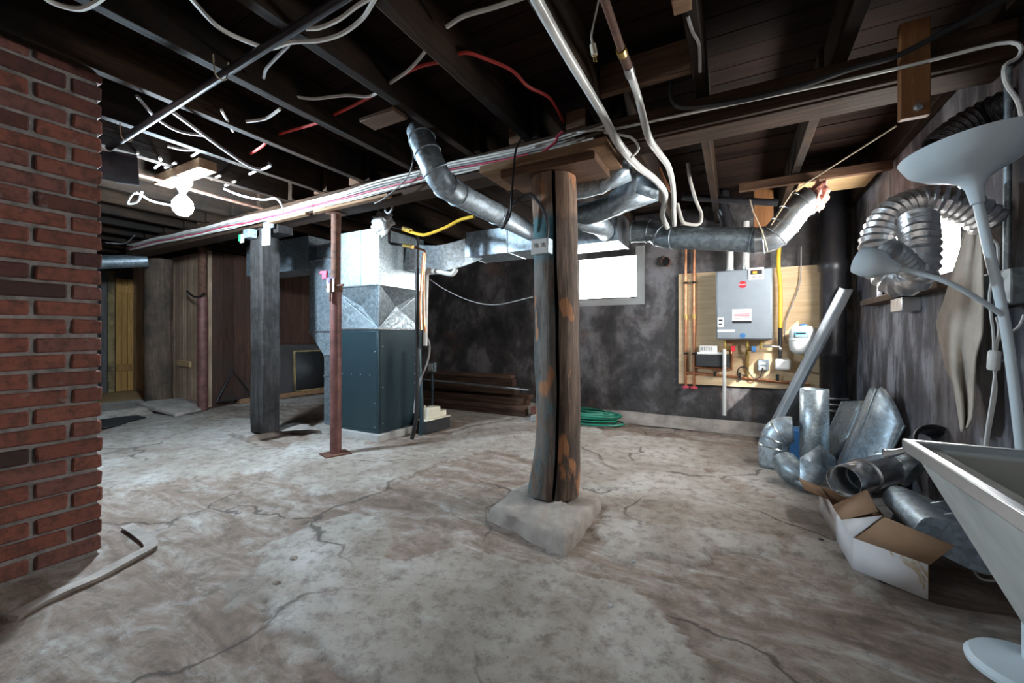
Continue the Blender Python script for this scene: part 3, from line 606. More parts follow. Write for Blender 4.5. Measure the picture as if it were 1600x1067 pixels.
im.add([v_.co + e for v_ in bm.verts], [[v_.index for v_ in f.verts] for f in bm.faces]); bm.free()
tag(im.build('insulation_tuft', 'insulation', sharp=180), 'tuft of pink insulation stuffed into the open pipe end', 'insulation')
# two boots behind the post cap
def boot(name, label, a, b_, c, r):
    t_ = thing(name, a, label, 'duct')
    sp_ = smooth([a, (a + b_) / 2 + V((0, 0, -.02)), b_], 6); MB().tube(sp_, r, 20).build('pipe', 'galvanized_dark', t_)
    d = (b_ - a).normalized(); u = d.cross(V((0, 0, 1))).normalized(); w_ = u.cross(d)
    ring = [b_ + (u * math.cos(2 * math.pi * k / 16) + w_ * math.sin(2 * math.pi * k / 16)) * (r + .004) for k in range(16)]
    rc = []
    for k in range(16):
        cu, cw = math.cos(2 * math.pi * k / 16), math.sin(2 * math.pi * k / 16); s = 1 / max(abs(cu), abs(cw)); rc.append(c + u * cu * s * r * 1.5 + w_ * cw * s * r * .85)
    MB().add(ring + rc, [(k, (k + 1) % 16, 16 + (k + 1) % 16, 16 + k) for k in range(16)]).build('boot', 'galvanized', t_, solid=.004)
    return t_
boot('register_boot', 'galvanized register boot behind the planks of the post cap', at(870, 293, D=2.76), at(940, 285, D=2.65), at(985, 258, D=2.60), .070)
b2 = boot('branch_boot', 'galvanized branch elbow with flared boot above the trunk duct', at(905, 335, D=3.30), at(962, 318, D=3.0), at(1012, 292, D=2.85), .084)
MB().tube(smooth([at(905, 335, D=3.30), at(912, 345, D=3.32), at(935, 352, D=3.40), at(945, 362, Y=3.53)], 4), .080, 20).build('elbow', 'galvanized', b2)
# gas, refrigerant and drain lines by the furnace
def P(*l, D=None, Y=None, Z=None, X=None): return [at(x, y, D=D, Y=Y, Z=Z, X=X) for x, y in l]
tag(tube('gas_hose', P((628, 358), (655, 366), (668, 366), (695, 356), (718, 344), (740, 338), Y=2.79), .014, 'yellow'), 'bright yellow gas hose by the furnace plenum', 'hose')
gp = thing('gas_pipe', at(608, 372, Y=2.76), 'black gas pipe with drip leg at the plenum corner', 'pipe')
tube('riser', P((608, 335), (608, 378), Y=2.76), .013, 'pipe_black', gp, k=0); tube('branch', P((608, 378), (612, 381), (632, 383), Y=2.76), .013, 'pipe_black', gp, k=0); tube('branch', P((606, 352), (636, 358), Y=2.78), .013, 'pipe_black', gp, k=0)
tube('fitting', P((630, 383), (645, 386), Y=2.76), .017, 'brass', gp, k=0); tube('fitting', P((630, 356), (642, 360), Y=2.78), .018, 'brass', gp, k=0)
tag(tube('copper_line', P((640, 384), (655, 389), (663, 392), (664, 402), (662, 440), (663, 500), (665, 518), Y=2.95), .010, 'copper'), 'bright copper refrigerant line beside the furnace plenum', 'pipe')
tag(tube('copper_line', P((662, 395), (660, 420), (657, 470), (658, 515), Y=2.90), .012, 'copper'), 'thick copper suction line beside the furnace plenum', 'pipe')
pv = thing('vent_pipe', at(667, 440, Y=3.02), 'white plastic vent pipe with elbow behind the furnace', 'pipe')
MB().tube(smooth(P((664, 540), (666, 440), (667, 428), (673, 424), (690, 425), (704, 428), (709, 426), (713, 420), Y=3.02), 4), .023, 12).build('pipe', 'pipe_white', pv); MB().tube(P((669, 423), (675, 424), Y=3.02), .030, 12).build('elbow', 'pipe_white', pv)
tag(tube('insulated_line', P((652, 370), (652, 500), (652, 560), (651, 645), Y=3.02) + [V((-2.76, 3.02, .002))], .020, 'cable_black', n=10), 'black insulated line running down beside the furnace', 'pipe')
tag(tube('drain_tube', P((664, 520), (671, 540), (668, 565), (658, 590), (650, 620), (647, 645), Y=3.08), .010, 'cable_grey'), 'grey drain tube curving down to the condensate pump', 'tube')
tag(tube('condensate_pipe', P((655, 545), (657, 600), (659, 650), Y=3.19) + [V((-2.80, 3.19, .002))], .022, 'furnace_grey'), 'dark blue grey pipe standing behind the condensate pump', 'pipe')
c = V((-2.86, 3.45, 0)); pu = thing('condensate_pump', c, 'white condensate pump on a black tray beside the furnace', 'pump')
u = V((.1, .995, 0)); v2 = V((-.995, .1, 0))
def obox(name, c, u, v_, su, sv, z0, z1, mat, par, bev=.004):
    q = [c - u * su - v_ * sv, c + u * su - v_ * sv, c + u * su + v_ * sv, c - u * su + v_ * sv]; return MB().hexa([p + V((0, 0, z0 - p.z)) for p in q] + [p + V((0, 0, z1 - p.z)) for p in q]).build(name, mat, par, bev)
obox('tray', c, u, v2, .18, .085, -.005, .12, 'rubber', pu); obox('lid', c, u, v2, .185, .09, .12, .128, 'cream_plastic', pu); obox('motor_cover', c - u * .03, u, v2, .09, .06, .128, .245, 'cream_plastic', pu, .008); obox('switch_housing', c + u * .11, u, v2, .05, .05, .128, .19, 'cream_plastic', pu, .006)
tube('outlet_spout', [c - u * .13 + V((0, 0, .128)), c - u * .13 + V((0, 0, .22)), c - u * .11 + V((0, 0, .27))], .009, 'cream_plastic', pu)
c = at(673, 574, Y=4.2); ob = thing('outlet_box', c, 'grey outlet box with plug beside the lumber pile', 'electrical box'); box('box', c + V((-.05, 0, -.06)), c + V((.05, .06, .06)), 'galvanized_dark', ob); box('plate', c + V((-.04, -.006, -.045)), c + V((.03, 0, .05)), 'white_plastic', ob)
MB().tube([c + V((0, .03, -.06)), V((c.x, c.y + .03, 0))], .016, 8).build('conduit', 'furnace_grey', ob)
tag(tube('power_cord', [c + V((.02, -.01, -.02)), c + V((.10, -.05, -.2)), c + V((.06, -.1, -.5)), V((c.x + .05, c.y - .2, .01)), V((c.x + .3, c.y - .25, .005))], .005, 'cable_black'), 'thin black power cord below the grey outlet box', 'cord')
tag(MB().tube(smooth([at(671, 436, Y=3.0), at(695, 452, Y=2.95), at(735, 470, Y=2.8), at(775, 476, Y=2.6), at(832, 464, Y=2.34)], 5), .004, 5).build('slack_wire', 'cable_grey'), 'thin slack wire sagging across the dark back wall', 'wire')
c = at(597, 350, Y=2.74); gr = MB()
bm = bmesh.new(); bmesh.ops.create_icosphere(bm, subdivisions=4, radius=1)
for v_ in bm.verts:
    q = v_.co.copy(); s = 1 + .55 * noise.fractal(q * 1.9 + V((4, 0, 0)), .8, 2, 4); v_.co = V((q.x * .11, q.y * .035, q.z * .10)) * s
gr.add([v_.co + c for v_ in bm.verts], [[v_.index for v_ in f.verts] for f in bm.faces]); bm.free(); tag(gr.build('crumpled_rag', 'rag', sharp=180), 'crumpled white rag tucked at the top of the plenum', 'rag')
tag(tube('pipe_hook', P((602, 318), (602, 328), (606, 333), (611, 330), (613, 322), (612, 312), Y=2.5), .010, 'cable_grey'), 'grey bent hook hanging from the beam by the furnace', 'hook')

# =================== LUMBER, HOSE ===================
lum = [(-3.9, -2.30, 4.50, .0, .07), (-3.95, -2.42, 4.645, .0, .10), (-3.9, -2.30, 4.49, .075, .06), (-3.95, -2.34, 4.645, .105, .09), (-3.92, -2.36, 4.50, .14, .08), (-3.9, -2.30, 4.645, .20, .05), (-3.9, -2.46, 4.55, .255, .09), (-3.96, -2.52, 4.60, .35, .09), (-3.9, -2.55, 4.62, .445, .05)]
LUMLAB = ['thin brown board lowest at the front of the lumber pile', 'thick brown board lowest at the rear of the lumber pile', 'flat brown board second from the floor in the lumber pile', 'thick rear board above the lowest of the lumber pile', 'brown board at mid height in front of the lumber pile', 'thin rear board at mid height in the lumber pile', 'brown board just below the pale strip in the lumber pile', 'thick brown board second from the top of the lumber pile', 'thin dark board topmost on the lumber pile']
for i, (a, b_, y, z, h) in enumerate(lum):
    tag(MB().hexa([(a, y, z), (b_, y + .01, z), (b_, y + .13, z), (a, y + .12, z), (a, y, z + h), (b_, y + .01, z + h), (b_, y + .13, z + h), (a, y + .12, z + h)]).build('lumber_board', 'wood_lumber', bevel=.004), LUMLAB[i], 'board', 'boards in the lumber pile')
tag(MB().bar((-3.95, 4.44, .40), (-2.18, 4.40, .355), .05, .018).build('trim_strip', 'galvanized_bright', bevel=.003), 'pale metal strip lying on the lumber pile', 'strip')
for i, (x, y, z, c) in enumerate(((-2.18, 4.50, 0, 'brick'), (-2.22, 4.52, .065, 'brick'), (-2.13, 4.34, 0, 'concrete_pale'))):
    tag(MB().hexa([(x, y, z), (x + .2, y - .03, z), (x + .21, y + .08, z), (x + .01, y + .1, z), (x, y, z + .064), (x + .2, y - .03, z + .064), (x + .21, y + .08, z + .064), (x + .01, y + .1, z + .064)]).build('loose_brick', c, bevel=.006), ('loose brown brick on floor beside the lumber pile', 'brown brick lying on another brick beside the lumber pile', 'pale loose block on floor next to the brown bricks')[i], 'brick', 'loose bricks by the lumber' if i < 2 else None)
hp = []; hc = V((-1.52, 4.55, 0))
for k in range(11 * 18):
    a = k * 2 * math.pi / 18; ly = k / 18; r = .27 + .055 * math.sin(ly * 2.4) + .02 * noise.noise(V((k * .12, 0, 0)))
    hp.append(hc + V((math.cos(a) * r * 1.25 + .05 * math.sin(ly * 1.7), math.sin(a) * r * .62, .02 + .011 * ly + .015 * noise.noise(V((k * .09, 5, 0))))))
hp += [hc + V((.2, -.05, .14)), hc + V((.05, -.1, .15)), hc + V((-.1, -.02, .145))]
tag(MB().tube(hp, .012, 7).build('garden_hose', 'hose_green'), 'coiled green garden hose on the floor by the back wall', 'hose')
tag(MB().lathe([(.02, 0), (.025, .03), (.012, .05), (.012, .07)], at(965, 646, Z=.0), n=10).build('bottle_cap', 'ink_purple'), 'small blue plastic bit on floor by the back wall', 'cap')

# =================== WATER HEATER BOARD ===================
bd = MB().box((-.56, YB - .04, .475), (.705, YB - .02, 1.685)).build('plywood_board', 'plywood', bevel=.002); tag(bd, 'pale plywood board on the back wall carrying the water heater', 'board')
wh = thing('water_heater', (.06, 4.72, .96), 'grey wall-hung tankless water heater on plywood', 'water heater')
hx0, hx1, hy, hz0, hz1 = -.178, .305, 4.62, .965, 1.655
MB().box((hx0, hy, hz0), (hx1, YB - .04, hz1)).build('body', 'heater_grey', wh, .012)
MB().box((hx0 + .008, hy - .012, hz0 + .008), (hx1 - .008, hy, hz1 - .008)).build('front_cover', 'heater_grey', wh, .006)
yf = hy - .013
def plate(name, x0, x1, z0, z1, mat, par, d=.003, y=None): y = yf if y is None else y; return MB().box((x0, y - d, z0), (x1, y, z1)).build(name, mat, par)
dp = plate('control_panel', .105, .232, 1.545, 1.66, 'sticker_white', wh, .012); plate('display', .120, .218, 1.595, 1.637, 'ink_black', dp, .002, yf - .012); plate('display_digits', .14, .175, 1.603, 1.625, 'amber_display', dp, .002, yf - .014); plate('button', .135, .17, 1.563, 1.578, 'cable_grey', dp, .003, yf - .012); plate('button', .185, .215, 1.563, 1.578, 'cable_grey', dp, .003, yf - .012)
def text(name, s, size, c, mat, par, rot=(math.pi / 2, 0, 0), ext=.0008):
    cu = bpy.data.curves.new(name, 'FONT'); cu.body = s; cu.size = size; cu.align_x = 'CENTER'; cu.align_y = 'CENTER'; cu.extrude = ext
    o = bpy.data.objects.new(name, cu); COL.objects.link(o); o.rotation_euler = rot
    bpy.context.view_layer.update(); dg = bpy.context.evaluated_depsgraph_get(); me = bpy.data.meshes.new_from_object(o.evaluated_get(dg)); bpy.data.objects.remove(o)
    o = bpy.data.objects.new(name, me); me.materials.clear(); me.materials.append(M[mat]); COL.objects.link(o); o.parent = par; o.rotation_euler = rot; o.location = V(c) - ORG[par.name]; return o
lo = MB().lathe([(.034, 0), (.034, .004)], (.055, yf, 1.505), (0, -1, 0), 24).build('logo_disc', 'ink_red', wh); text('logo_lettering', 'Rheem', .022, (.055, yf - .0055, 1.505), 'sticker_white', lo)
st = plate('information_label', -.035, .13, 1.125, 1.265, 'sticker_white', wh); plate('label_band', -.035, .13, 1.125, 1.15, 'ink_black', st, .001, yf - .003)
for z, a, b_, c in ((1.235, 0, .095, 'cable_grey'), (1.21, -.02, .115, 'cable_magenta'), (1.193, -.02, .115, 'cable_magenta'), (1.172, -.01, .11, 'cable_grey')): plate('print_line', a, b_, z, z + .007, c, st, .001, yf - .003)
st = plate('warning_label', -.165, -.11, 1.09, 1.185, 'sticker_white', wh); plate('print_line', -.155, -.12, 1.15, 1.165, 'ink_black', st, .001, yf - .003); plate('print_line', -.155, -.125, 1.115, 1.125, 'ink_black', st, .001, yf - .003)
plate('strip_label', -.165, -.01, 1.04, 1.065, 'sticker_white', wh); MB().lathe([(.025, 0), (.025, .003)], (.055, yf, 1.005), (0, -1, 0), 16).build('emblem', 'ink_blue', wh)
for q in (-.02 + .005, .125): 
    MB().tube([(q - .05 + .01, 4.74, 1.655), (q - .05 + .01, 4.74, 2.15)], .031, 16).build('vent_pipe', 'pipe_white', wh); MB().tube([(q - .04, 4.74, 1.655), (q - .04, 4.74, 1.685)], .038, 16).build('vent_clamp', 'screw', wh)
cx_ = [(-.10, .9), (.10, .88), (.215, .9)]
for q, z in cx_: MB().tube([(q, 4.74, hz0), (q, 4.74, z - .03)], .014, 10).build('connection', 'brass', wh)
def pipe(name, pts, r, mat, label, cat='pipe', group=None): return tag(MB().tube(pts, r, 10).build(name, mat), label, cat, group)
yb = YB - .06
for k, (q, lab) in enumerate(((-.485, 'vertical copper pipe nearest the left edge of the plywood'), (-.40, 'vertical copper pipe between the outer copper pipe and the heater'))):
    t_ = thing('copper_riser', (q, yb, .45), lab, 'pipe'); MB().tube([(q, yb, .45), (q, yb, 2.12)], .014, 10).build('pipe', 'copper', t_); MB().tube([(q, yb, 1.19), (q, yb, 1.23)], .024, 10).build('valve', 'brass', t_); MB().lathe([(.035, 0), (.035, .02)], (q, yb - .02, .435), (0, 0, 1), 12).build('valve_handle', 'cable_magenta', t_)
    for z in (1.57, .80): MB().box((q - .02, yb - .018, z), (q + .02, yb + .0195, z + .02)).build('strap', 'ink_black', t_)
pipe('copper_header', [(-.485, yb, .60), (-.1, yb, .585), (.4, yb - .01, .545), (.62, yb, .535)], .013, 'copper', 'long copper pipe along the bottom of the plywood')
pipe('copper_header', [(-.40, yb, .665), (-.04, yb, .655), (-.04, yb, .93), (-.10, 4.74, .93)], .012, 'copper', 'copper pipe under the black condensate tray')
pipe('copper_feed', [(.10, 4.74, .88), (.10, yb - .02, .84), (.10, yb, .57)], .015, 'brass', 'brass cold feed pipe below the heater')
for x, lab in ((-.2, 'black pipe clip on the copper below the black tray'), (.03, 'black pipe clip on the copper below the heater valves'), (.36, 'black pipe clip on the copper below the white elbow cover')): tag(MB().box((x - .012, yb - .02, .525 + (.05 if x < 0 else .02)), (x + .012, YB - .04, .62)).build('pipe_clip', 'ink_black'), lab, 'clip', 'black pipe clips')
for x, c, lab in ((-.045, 'ink_red', 'red'), (.135, 'ink_blue', 'blue')):
    t_ = thing('shutoff_valve', (x, 4.72, .86), lab + ' handled service valve below the heater', 'valve'); MB().lathe([(.022, -.03), (.026, 0), (.022, .03)], (x - .02, 4.74, .87), (1, 0, 0), 12).build('body', 'brass', t_); MB().box((x - .005, 4.66, .845), (x + .035, 4.70, .90)).build('handle', c, t_, .006)
wp = pipe('drain_pipe', [(-.105, 4.655, .87), (-.105, 4.655, .20)], .0165, 'pipe_white', 'white plastic drain pipe hanging below the heater')
nb = thing('condensate_tray', (-.21, 4.72, .68), 'black tray with white pump beneath the heater', 'pump'); MB().box((-.37, 4.68, .685), (-.06, YB - .04, .81)).build('tray', 'rubber', nb, .006); MB().box((-.34, 4.70, .81), (-.17, 4.84, .90)).build('pump_housing', 'white_plastic', nb, .012); MB().box((-.36, 4.69, .81), (-.09, 4.85, .835)).build('lid', 'white_plastic', nb, .004)
for k in range(5): MB().box((-.315 + k * .022, 4.694, .85), (-.308 + k * .022, 4.70, .89)).build('vent_slot', 'cable_grey', nb)
gh = thing('gas_connector', (.37, 4.78, .75), 'yellow coated gas hose feeding the water heater', 'hose')
tube('hose', P((1217, 385), (1216, 415), (1219, 450), (1219, 512), Y=4.78), .019, 'yellow', gh, n=10); MB().tube(P((1219, 510), (1219, 560), Y=4.78), .017, 10).build('black_pipe', 'pipe_black', gh); MB().tube(P((1219, 542), (1190, 540), Y=4.77), .012, 10).build('branch', 'screw', gh); MB().tube(P((1217, 545), (1221, 545), Y=4.78), .024, 10).build('tee', 'screw', gh)
tag(tube('grey_cord', P((1252, 385), (1250, 440), (1238, 475), (1228, 500), (1226, 525), (1230, 537), Y=4.83), .005, 'cable_grey'), 'thin grey cord curving down the plywood to the tank', 'cord')
c = at(1192, 570, Y=4.85); oo = thing('wall_outlet', c, 'grey outlet box with two sockets on the plywood', 'outlet'); MB().box(c + V((-.045, -.06, -.055)), c + V((.05, .0, .055))).build('box', 'galvanized', oo, .006)
for z in (-.027, .02): MB().box(c + V((-.022, -.064, z - .014)), c + V((.022, -.06, z + .014))).build('socket', 'white_plastic', oo, .003)
tag(tube('appliance_cord', P((1192, 574), (1188, 588), (1180, 592), (1172, 585), (1165, 574), (1155, 575), (1153, 585), (1168, 586), Y=4.78), .006, 'cable_black'), 'black looped appliance cord hanging below the outlet', 'cord')
wc = thing('pipe_cover', at(1224, 572, Y=4.8), 'white plastic elbow cover on plywood beside the outlet', 'cover'); c = at(1224, 570, Y=4.82); MB().box(c + V((-.07, -.05, -.05)), c + V((.06, .02, .06))).build('cover', 'white_plastic', wc, .02)
c = at(1255, 532, Y=4.70); ta = thing('expansion_tank', c + V((0, 0, -.13)), 'white expansion tank with blue label on the plywood', 'tank')
MB().lathe([(.03, -.135), (.075, -.12), (.105, -.09), (.112, -.05), (.113, .0), (.117, .004), (.117, .014), (.113, .018), (.112, .08), (.1, .11), (.06, .135), (.02, .14)], c, n=28).build('shell', 'tank_white', ta)
MB().lathe([(.03, .135), (.03, .152), (.02, .157)], c, n=16).build('cap', 'ink_blue', ta); MB().tube([c + V((0, 0, -.135)), c + V((0, 0, -.26)), c + V((0, .14, -.30))], .015, 10).build('stem', 'brass', ta)
lbm = MB().grid(lambda u, v_: c + V((math.sin(-.75 + u * 1.0) * .1155, -math.cos(-.75 + u * 1.0) * .1155, .028 + v_ * .055)), 10, 1).build('label', 'ink_teal', ta, solid=.001)
MB().grid(lambda u, v_: c + V((math.sin(-.60 + u * .65) * .117, -math.cos(-.60 + u * .65) * .117, .060 + v_ * .014)), 8, 1).build('label_print', 'ink_black', lbm); MB().grid(lambda u, v_: c + V((math.sin(-.65 + u * .8) * .117, -math.cos(-.65 + u * .8) * .117, .036 + v_ * .012)), 8, 1).build('label_print', 'sticker_white', lbm)
# soil stack in the corner
so = thing('soil_stack', (.775, 4.70, 0), 'black cast iron soil stack in the room corner', 'pipe')
MB().lathe([(.105, -.02), (.105, .30), (.115, .31), (.115, .345), (.105, .355), (.115, .365), (.115, .40), (.105, .41), (.115, .42), (.115, .455), (.1, .47), (.1, .80), (.108, .81), (.108, .85), (.1, .86), (.1, 1.2), (.1, 1.58), (.115, 1.60), (.115, 1.68), (.1, 1.70), (.1, 2.38)], (.775, 4.70, 0), n=24).build('pipe', 'pipe_cast', so)
for z in (.33, .385, .44): MB().lathe([(.117, -.008), (.12, -.004), (.12, .004), (.117, .008)], (.775, 4.70, z), n=24).build('clamp_band', 'screw', so)
tag(MB().tube(P((1066, 308), (1100, 310), (1216, 317), Y=4.05), .030, 12).build('waste_pipe', 'pipe_black'), 'glossy black waste pipe slung above the round supply pipe', 'pipe')
tag(MB().tube(smooth(P((1130, 300), (1128, 325), (1135, 345), (1140, 380), Y=4.4), 4), .055, 14).build('trap_pipe', 'pipe_black'), 'black trap pipe dropping behind the round supply pipe', 'pipe')
tag(box('hanger_block', at(1192, 368, Y=4.3) + V((-.07, 0, -.02)), V((at(1192, 320, Y=4.3).x + .08, 4.33, 2.4)), 'wood_bracket'), 'orange brown board hanging above the elbow of the supply pipe', 'board')
# metal channel leaning in the corner
a, b_ = at(1200, 693, Z=.005), at(1324, 452, X=.85); d = (b_ - a).normalized(); sd = V((.75, -.65, 0)).normalized(); sd = (sd - d * sd.dot(d)).normalized(); nn = d.cross(sd)
prf = [(-.05, 0), (.05, 0), (.05, .035), (.044, .035), (.044, .006), (-.044, .006), (-.044, .035), (-.05, .035)]
mc = thing('metal_channel', a, 'long shiny metal channel leaning across the corner', 'channel')
MB().prism([a + sd * p + nn * (-q) for p, q in prf], b_ - a).build('channel', 'steel_bright', mc)
for s in (.45, .6, .78): MB().lathe([(.012, 0), (.012, .002)], a + (b_ - a) * s, -nn, 10).build('punched_hole', 'ink_black', mc)

# =================== WATER PIPES AND CABLES OVERHEAD ===================
tag(MB().tube(smooth([at(830, -20, Z=2.16), at(843, 8, Z=2.16), at(890, 92, Z=2.16), at(938, 172, Z=2.13), at(965, 222, D=2.10), at(995, 258, D=2.38), at(1025, 282, D=2.75), at(1040, 305, D=3.05), at(1035, 335, D=3.3), at(1043, 356, D=3.42)], 6), .0205, 12).build('water_pipe', 'pipe_white'), 'thick white plastic pipe bending below the beam', 'pipe')
w2p = thing('water_pipe', at(985, 115, Z=2.15), 'white pipe joined to a rusty pipe by a brass coupling', 'pipe')
MB().tube(smooth([at(984, 112, Z=2.15), at(998, 155, Z=2.14), at(1013, 213, D=2.04), at(1030, 240, D=2.26), at(1045, 262, D=2.48), at(1052, 295, D=2.95), at(1053, 335, D=3.2), at(1054, 352, D=3.3)], 6), .0175, 12).build('white_pipe', 'pipe_white', w2p)
MB().tube([at(938, -20, Z=2.16), at(972, 80, Z=2.15)], .0155, 12).build('rusty_pipe', 'rust', w2p); MB().tube([at(970, 76, Z=2.15), at(973, 85, Z=2.15)], .021, 12).build('coupling', 'brass', w2p); MB().tube([at(973, 84, Z=2.15), at(981, 104, Z=2.15)], .0195, 12).build('coupling', 'rust', w2p); MB().tube([at(981, 103, Z=2.15), at(985, 117, Z=2.15)], .022, 12).build('coupling', 'screw', w2p)
for l, r, D in (([(1058, 318), (1066, 345), (1075, 350), (1092, 350), (1096, 335), (1088, 315), (1078, 280), (1075, 255)], .014, 3.3), ([(1030, 262), (1043, 290), (1050, 300)], .010, 3.2)):
    tag(MB().tube(smooth(P(*l, D=D), 5), r, 8).build('supply_tube', 'cable_white' if D == 3.3 else 'copper'), 'white supply tube looping behind the overhead pipes' if D == 3.3 else 'short copper tube behind the white overhead pipes', 'pipe')
cd = thing('steel_conduit', at(540, -5, Z=2.135), 'long dark steel conduit slung under the joists', 'conduit')
MB().tube([at(560, -18, Z=2.135), at(170, 231, Z=2.135)], .017, 12).build('tube', 'pipe_cast', cd)
for x, y in ((345, 113), (198, 212)): c = at(x, y, Z=2.135); MB().tube(smooth([c + V((0, -.03, .06)), c + V((0, -.02, -.02)), c + V((0, .02, -.02)), c + V((0, .03, .06))], 4), .003, 5).build('wire_hanger', 'string', cd)
tag(MB().tube([at(200, 268, Z=2.10), at(250, 282, Z=2.10), at(345, 309, Z=2.10), at(410, 326, Z=2.10)], .012, 8).build('rusty_pipe', 'rust'), 'thin rusty pipe running under the joists past the bulb', 'pipe')

# cables stapled along the face of the beam
for k in range(10):
    pts = []; cut = (0, .25, .1, .3, .05, .2, .15, .35, 0, 0)[k]
    for j in range(60):
        x = -6.75 + .1 * (k % 3) + j * ((5.95 - cut) / 59); wz = .016 * noise.noise(V((x * 1.4, 1, 0))) - .010 * math.sin(x * 1.2); e = lambda s_: .0022 * noise.noise(V((x * 3 + k * 3.7, s_, k)))
        sprd = 1 + .55 * max(0, noise.noise(V((x * 1.1, 5 * (k % 2), 2)))); wz += .012 * noise.noise(V((x * 2.1, 9 * (k % 2), 6)))
        pts.append(V((x, 2.228 - .0185 * (k % 2) + e(1), 2.078 + .0155 * sprd * (k // 2) + wz + e(4) * .5)))
    if k == 9: pts += P((938, 203), (975, 199), D=2.2) + P((1100, 172), (1300, 130), (1440, 98), (1560, 68), Y=2.155) + P((1594, 72), (1590, 90), (1570, 103), (1572, 130), (1590, 158), (1598, 190), D=1.45)
    if k == 8: pts += P((945, 207), (985, 214), (998, 232), (986, 246), D=2.14)
    mt = {3: 'cable_magenta', 5: 'cable_grey'}.get(k, 'cable_white')
    lab = {3: 'magenta red cable in the bundle along the beam', 5: 'grey cable in the bundle along the beam', 9: 'white cable along the whole beam to the right wall', 8: 'white cable ending in a loop by the post cap'}.get(k, 'white cable in the tangled bundle along the beam')
    tag(MB().tube(smooth(pts, 3), .0058 if k == 3 else .0066, 6).build('electrical_cable', mt), lab, 'cable', 'plain white cables of the beam bundle' if k not in (3, 5, 8, 9) else None)
tag(tube('electrical_cable', P((1050, 122), (1048, 145), (1052, 160), (1068, 168), (1110, 165), (1170, 155), (1250, 135), (1330, 108), (1400, 88), (1470, 52), (1530, 22), (1575, -5), Y=2.12), .011, 'cable_black'), 'thick black cable running above the beam ledge', 'cable')
tag(tube('electrical_cable', P((880, 205), (870, 215), (868, 222), (845, 240), Y=2.18) , .008, 'cable_magenta'), 'short magenta cable end rising beside the post cap', 'cable')
def cab(pts, r, mat, label, group=None, k=6): return tag(MB().tube(smooth(pts, k), r, 6).build('electrical_cable', mat), label, 'cable', group)
zz = 2.185
cab(P((290, -15), (305, 5), (345, 45), (400, 70), (425, 75), (455, 66), (500, 63), (535, 52), (565, 30), (580, 8), (592, -15), Z=zz), .0085, 'cable_white', 'white cable drooping in a wide loop under the joists')
cab(P((478, 45), (500, 43), (530, 30), (560, 8), (600, -15), Z=2.19), .008, 'cable_white', 'white cable pair entering the joist beside the conduit')
cab(P((60, -15), (80, 3), (122, 14), (150, 4), (170, -12), Z=zz), .009, 'cable_white', 'white cable dipping under the first joists by the chimney')
cab(P((412, 122), (416, 108), (430, 92), (452, 70), Z=2.22), .007, 'cable_grey', 'short grey cable hanging between two joists')
rw = P((392, 240), (410, 228), (430, 212), (492, 193), (520, 180), (577, 152), (620, 122), (655, 104), (692, 95), (725, 82), (760, 92), (800, 110), (825, 135), (855, 150), (870, 170), (880, 190), Z=2.27)
cab(rw, .0085, 'cable_red', 'bright red cable threaded through the joists')
cab(P((455, 150), (490, 154), (540, 149), (578, 150), (606, 132), (640, 108), (670, 74), Z=2.26), .008, 'cable_white', 'white cable threaded through the joists beside the red one')
cab(P((698, 42), (725, 25), (770, 12), (820, -5), Z=2.28), .009, 'cable_white', 'cream cable leaving a joist above the split post')
cab(P((214, 150), (245, 185), (280, 205), (320, 212), Z=2.17), .008, 'cable_grey', 'sagging grey cable end behind the chimney')
cab(P((270, 175), (320, 212), (356, 238), (385, 257), (407, 264), (422, 259), (420, 255), Z=2.17), .010, 'cable_grey', 'long thick grey cable crossing under the joists')
for i, l in enumerate(([(262, 228), (290, 234), (318, 232)], [(300, 244), (312, 236)], [(346, 172), (364, 205)], [(385, 190), (415, 185), (438, 170)], [(258, 262), (275, 254)], [(330, 280), (345, 274)], [(352, 290), (368, 283)], [(180, 240), (205, 246), (216, 238)], [(242, 262), (250, 255), (250, 246)], [(390, 272), (402, 266)])):
    cab(P(*l, Z=2.215), .0085, 'cable_white', 'short white cable piece between the left joists', 'short cable pieces between the left joists', 4)
cab(P((222, 300), (215, 315), (200, 318), (206, 305), (216, 302), (240, 315), (290, 325), Z=2.05), .008, 'cable_white', 'white cable with a loose loop left of the bulb')
cab(P((350, 295), (375, 305), (410, 312), (430, 310), (440, 320), (442, 332), D=3.3), .008, 'cable_white', 'white cable sagging from the bulb to the beam')
cab(P((165, 379), (195, 380), (210, 368), Z=2.19), .008, 'cable_grey', 'thin grey cable under the far left joists')
cab(P((640, 226), (645, 245), (642, 265), (630, 285), (600, 310), (585, 318), Y=2.17), .005, 'cable_grey', 'thin grey wire hanging over the beam cables')
cab(P((1074, 25), (1082, 50), (1092, 70), (1094, 112), Z=2.2), .007, 'cable_grey', 'grey cable running up beside the joist')
tag(box('nailed_block', at(1070, 10, Z=2.16) + V((-.04, -.05, 0)), at(1070, 10, Z=2.16) + V((.02, .03, .08)), 'wood_cap'), 'small pale wood block nailed beside the joist', 'block')
pg = thing('hanging_plug', at(928, 80, Z=2.05), 'cream plug hanging on a cord between the white pipes', 'plug')
MB().tube(smooth(P((938, -12), (928, 35), (924, 55), (926, 70), D=1.55), 5), .004, 6).build('cord', 'cable_white', pg); MB().tube(P((926, 70), (929, 86), D=1.55), .0115, 8).build('plug_body', 'cream_plastic', pg)
for dx in (-1.5, 2): MB().tube(P((929 + dx, 86), (930 + dx, 96), D=1.55), .003, 6).build('prong', 'brass', pg)
